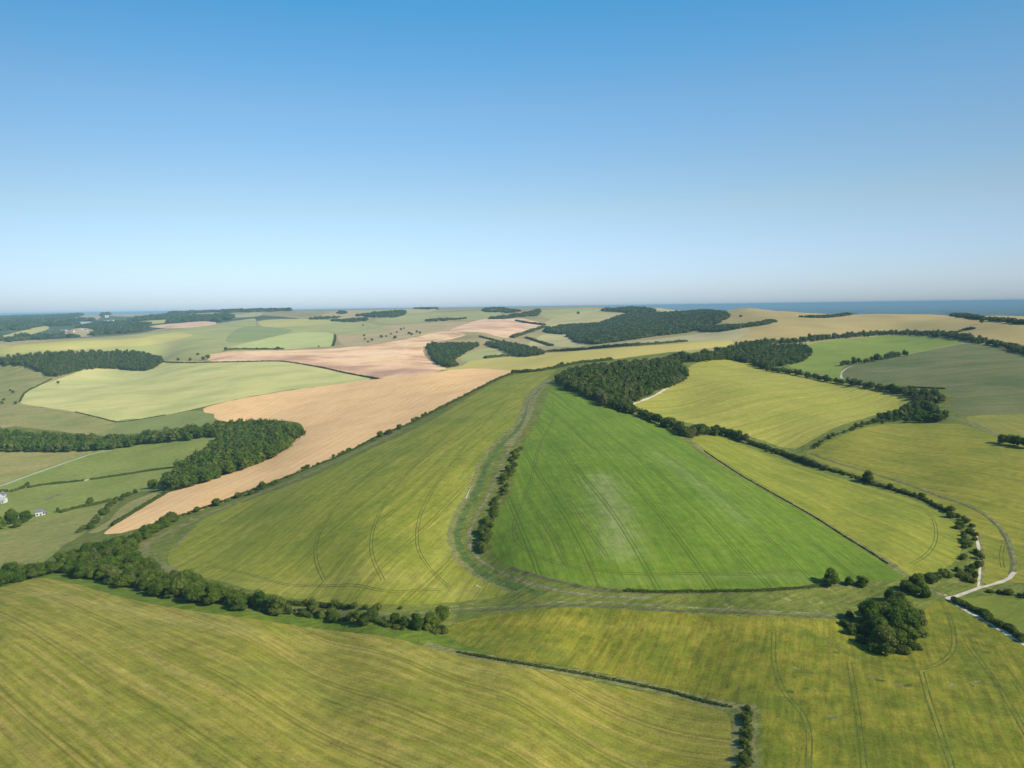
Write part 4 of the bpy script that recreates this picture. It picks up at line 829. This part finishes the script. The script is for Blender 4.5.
singles([(208,359,1.1,'thick bush at the left tip of the pink field'),(203,360,.9,'bush left of the one at the tip of the pink field'),(226,351,1.0,'dark tree left under the mint green field'),(198,355,.7,'small tree on the slope above the tip of the pink field'),(278,350,.9,'lone round tree between mint green and pink fields'),(319,347,.6,'small tree at the lower edge of the mint green field'),(190,361,.8,'bush in the thin line right of the dark oblong wood'),(178,361,.8,'bush nearer the dark oblong wood in its thin hedge line'),(562,367,.7,'small tree right below the golden wheat strip'),(559,367.5,.6,'smaller tree beside the one below the golden wheat strip'),(741,317,1.0,'lone round bush high on the tan ridge left part'),(982,323.5,1.0,'lone round bush high on the tan ridge right part'),(578,314,1.6,'lone tree on the pale far hill')], '', near=False)
singles([(10,391,.5),(13,393,.6),(2,404,.6),(16,404,.55),(4,401,.5),(58,384,.6)], 'small thorn tree dotted on the olive hillside at the left edge', 'thorn trees on the left hillside', near=False)

# ------------------------------------------------------------------ individual trees, nearest 300; the rest of each wood as one mass
TS.sort(key=lambda t: t[0]); used = 0; rest = {}
for D, x, y, s, key in TS:
    tl, gr, wl = WOOD[key]
    if key == 'belt': tl = tl+('', ' beside its left end', ' below the tan field tip', ' at the bend of the farm track', ' under the left hill barley')[1 if x/y < -.545 else 2 if x/y < -.47 else 3 if x/y < -.39 else 4]
    if tl and used < 292 and abs(math.atan2(x, y)) < R(36.5): place('tree', x, y, s, tl, 'tree', gr, near=D < 520, dark=key in SHADEW); used += 1
    else: rest.setdefault(key, []).append((x, y, s))
for key, L in rest.items():
    tl, gr, wl = WOOD[key]
    scatter_obj('wood', [(x, y, gz(x, y)-.5) for x, y, s in L], [(s, s, s*random.uniform(.85, 1.15)) for x, y, s in L], NGD if key in SHADEW else NGM, wl or 'trees outside the frame at left')

# ------------------------------------------------------------------ buildings
def plain_mat(name, c, c2=None, rough=.8, sc=2.0):
    mt, nt, b = new_mat(name, rough); g = NT(nt)
    g.l(g.mix(g.noise(g.n('ShaderNodeTexCoord').outputs['Object'], sc, 4), c, c2 or tuple(x*.8 for x in c)), b.inputs['Base Color']); return mt
WHITE = plain_mat('white render', (.62,.61,.58), (.52,.51,.48)); SLATE = plain_mat('slate roof', (.17,.18,.20), (.12,.125,.14)); TILE = plain_mat('red tile roof', (.30,.15,.09), (.22,.11,.07))
GLASS, _, b_ = new_mat('window glass', .1); b_.inputs['Base Color'].default_value = (.04,.05,.06,1); b_.inputs['Specular IOR Level'].default_value = .6
TIN = plain_mat('grey sheet roof', (.36,.37,.38), (.30,.31,.32)); BRICK = plain_mat('brick wall', (.32,.17,.11), (.24,.13,.09)); DOORM = plain_mat('painted door', (.10,.14,.12))
def box(x0, x1, y0, y1, z0, z1):
    V = [(x, y, z) for z in (z0, z1) for x, y in ((x0, y0), (x1, y0), (x1, y1), (x0, y1))]
    F = [(0,3,2,1),(4,5,6,7),(0,1,5,4),(1,2,6,5),(2,3,7,6),(3,0,4,7)]; return V, F
def joined(parts):
    V, F = [], []
    for v, f in parts: n = len(V); V += v; F += [tuple(i+n for i in q) for q in f]
    return np.array(V), np.array(F)
def building(px, py, rot, w, d, h, rh, wall, roof, name, label, cat, chim=True, nwin=2, xyz=None):
    x, y = to_xy(cast([(px, py)]))[0]; e = obj(name, None, label=label, category=cat)
    e.location = (x, y, gz(x, y)-.2); e.rotation_euler = (0, 0, R(rot))
    V, F = joined([box(-w/2, w/2, -d/2, d/2, -1.5, h)])
    me = mesh_from('wall', V, F, [wall]); obj('wall', me, e)
    gv = [(-w/2, -d/2, h), (-w/2, d/2, h), (-w/2, 0, h+rh*.93), (w/2, -d/2, h), (w/2, d/2, h), (w/2, 0, h+rh*.93)]
    obj('gable', mesh_from('gable', gv, [(0, 2, 1), (3, 4, 5)], [wall]), e)
    o = .35; hz = h-o*rh/(d/2)+.06; t = .18
    rv = [(-w/2-o, -d/2-o, hz), (w/2+o, -d/2-o, hz), (w/2+o, 0, h+rh+.06), (-w/2-o, 0, h+rh+.06), (-w/2-o, d/2+o, hz), (w/2+o, d/2+o, hz)]
    rv += [(a, b, c+t) for a, b, c in rv]
    rf = [(6,7,8,9),(9,8,11,10),(0,3,2,1),(3,4,5,2),(0,1,7,6),(4,10,11,5),(0,6,9,3),(3,9,10,4),(1,2,8,7),(2,5,11,8)]
    r = obj('roof', mesh_from('roof', rv, rf, [roof]), e)
    if chim: obj('chimney', mesh_from('chimney', *joined([box(w*.3, w*.3+.9, -.4, .4, h+rh*.5, h+rh+1.3)]), [BRICK]), r)
    for sy in (-1, 1):
        for fl in range(2 if h > 4 else 1):
            for i in range(nwin):
                cx = (i+.5)/nwin*w-w/2
                if fl == 0 and i == nwin//2 and nwin > 1: continue
                y0 = sy*d/2; z0 = .9+fl*2.6
                obj('window', mesh_from('window', *joined([box(cx-.55, cx+.55, min(y0, y0+sy*.06), max(y0, y0+sy*.06), z0, z0+1.2)]), [GLASS]), e)
    y0 = -d/2; obj('door', mesh_from('door', *joined([box(w*.5/nwin-.5 if nwin > 1 else 1.2, w*.5/nwin+.5 if nwin > 1 else 2.2, y0-.07, y0, 0, 2.1)]), [DOORM]), e)
    return e
building(39.5, 515.5, 24, 4.6, 4, 3.6, 1.6, WHITE, SLATE, 'cottage', 'white cottage with grey roof beside the big round tree in the left valley', 'cottage', True, 2)
building(44, 514.5, 24, 3, 3, 2.2, 1.0, WHITE, SLATE, 'outbuilding', 'small white outbuilding right against the white cottage', 'outbuilding', False, 1)
building(-1, 503, 15, 11, 6, 3, 2, WHITE, TIN, 'barn', 'pale farm barn with grey roof cut by the left edge', 'barn', False, 3)
building(2, 498.5, 110, 7, 5, 3.6, 2.0, WHITE, SLATE, 'farmhouse', 'white farmhouse behind the barn at the left edge', 'house', True, 3)
building(-12, 500, 20, 14, 9, 3.8, 3, BRICK, TIN, 'barn', 'brick barn outside the left edge beside the farmhouse', 'barn', False, 2)
FH = [(66,331,'leftmost house of the tight village row in the far left vale'),(69,333,'second house of the village row in the far left vale'),(73,332,'middle house of the village row in the far left vale'),(86,331,'house right of the gap in the far left village'),(92,332,'rightmost house of the far left village'),(117,329,'white house standing right of the far left village'),(50,320,'lone pale building among blue woods of the left vale'),(62,331,'low house at the left end of the far left village'),(82,330,'small house just left of the gap house in the far left village')]
for i, (px, py, lb) in enumerate(FH): building(px, py, random.uniform(0, 180), 14, 8, 4.5, 3, (WHITE, BRICK, WHITE)[i % 3], (SLATE, TILE, TIN)[i % 3], 'house', lb, 'house', True, 3)
for i, (px, py, w_, lb) in enumerate(((107,317.5,26,'tall white building shining on the far left horizon'),(106,322,30,'white shed below the tall white building far left'),(112,321.5,34,'long pale shed right of the white one far left'),(86,323.5,60,'long white roofed barn among the far left woods'),(79,323.5,40,'pale barn left of the long one among the far left woods'))):
    building(px, py, random.uniform(-20, 20), w_, 16, 6 if i else 16, 5, WHITE, TIN, 'barn', lb, 'barn', False, 4)
building(494, 311.3, 4, 34, 16, 7, 5, WHITE, TIN, 'hall', 'pale hall ringed by trees on the skyline left of centre', 'hall', False, 4)
building(499.5, 311.8, -8, 26, 14, 6, 4, WHITE, TIN, 'hall', 'second pale hall just right of the skyline hall', 'hall', False, 4)
for i, (px, py, lb) in enumerate(((929,309,'largest white shed on the blue plain at right'),(934,309.5,'white shed right beside the largest one on the blue plain'),(932,306.5,'white shed behind the pair on the blue plain'),(961,309.3,'lone pale shed further right on the blue plain'))):
    building(px, py, random.uniform(-10, 10), 70 if i < 3 else 50, 40, 14, 8, WHITE, TIN, 'warehouse', lb, 'warehouse', False, 6)

# ------------------------------------------------------------------ haze
HZ = 8.0e-5
zt = max(EYE+4, XYZ[:, 2].max()+14)
V, F = joined([box(-62000, 62000, -62000, 62000, XYZ[:, 2].min()-1, zt)])
mt = bpy.data.materials.new('haze'); mt.use_nodes = True; nt = mt.node_tree; nt.nodes.clear()
pv = nt.nodes.new('ShaderNodeVolumePrincipled'); om = nt.nodes.new('ShaderNodeOutputMaterial'); nt.links.new(pv.outputs[0], om.inputs['Volume'])
pv.inputs['Color'].default_value = (.31, .54, .68, 1); pv.inputs['Density'].default_value = HZ; pv.inputs['Anisotropy'].default_value = -0.2
obj('haze', mesh_from('haze', V, F, [mt]), kind='stuff', label='pale blue summer haze over the downs', category='haze')
for d0, d1 in ((100,1500),(1500,3000),(3000,6000),(6000,12000),(12000,25000),(25000,60000)):
    kk = (DD > d0) & (DD < d1) & (np.abs(AL[:, 0]) < .7); print('ZR', d0, (XYZ[kk, 2]-EYE).min(), (XYZ[kk, 2]-EYE).max())
print('SITES', len(TS), 'used', used, 'faces', len(FA), 'zt', zt)
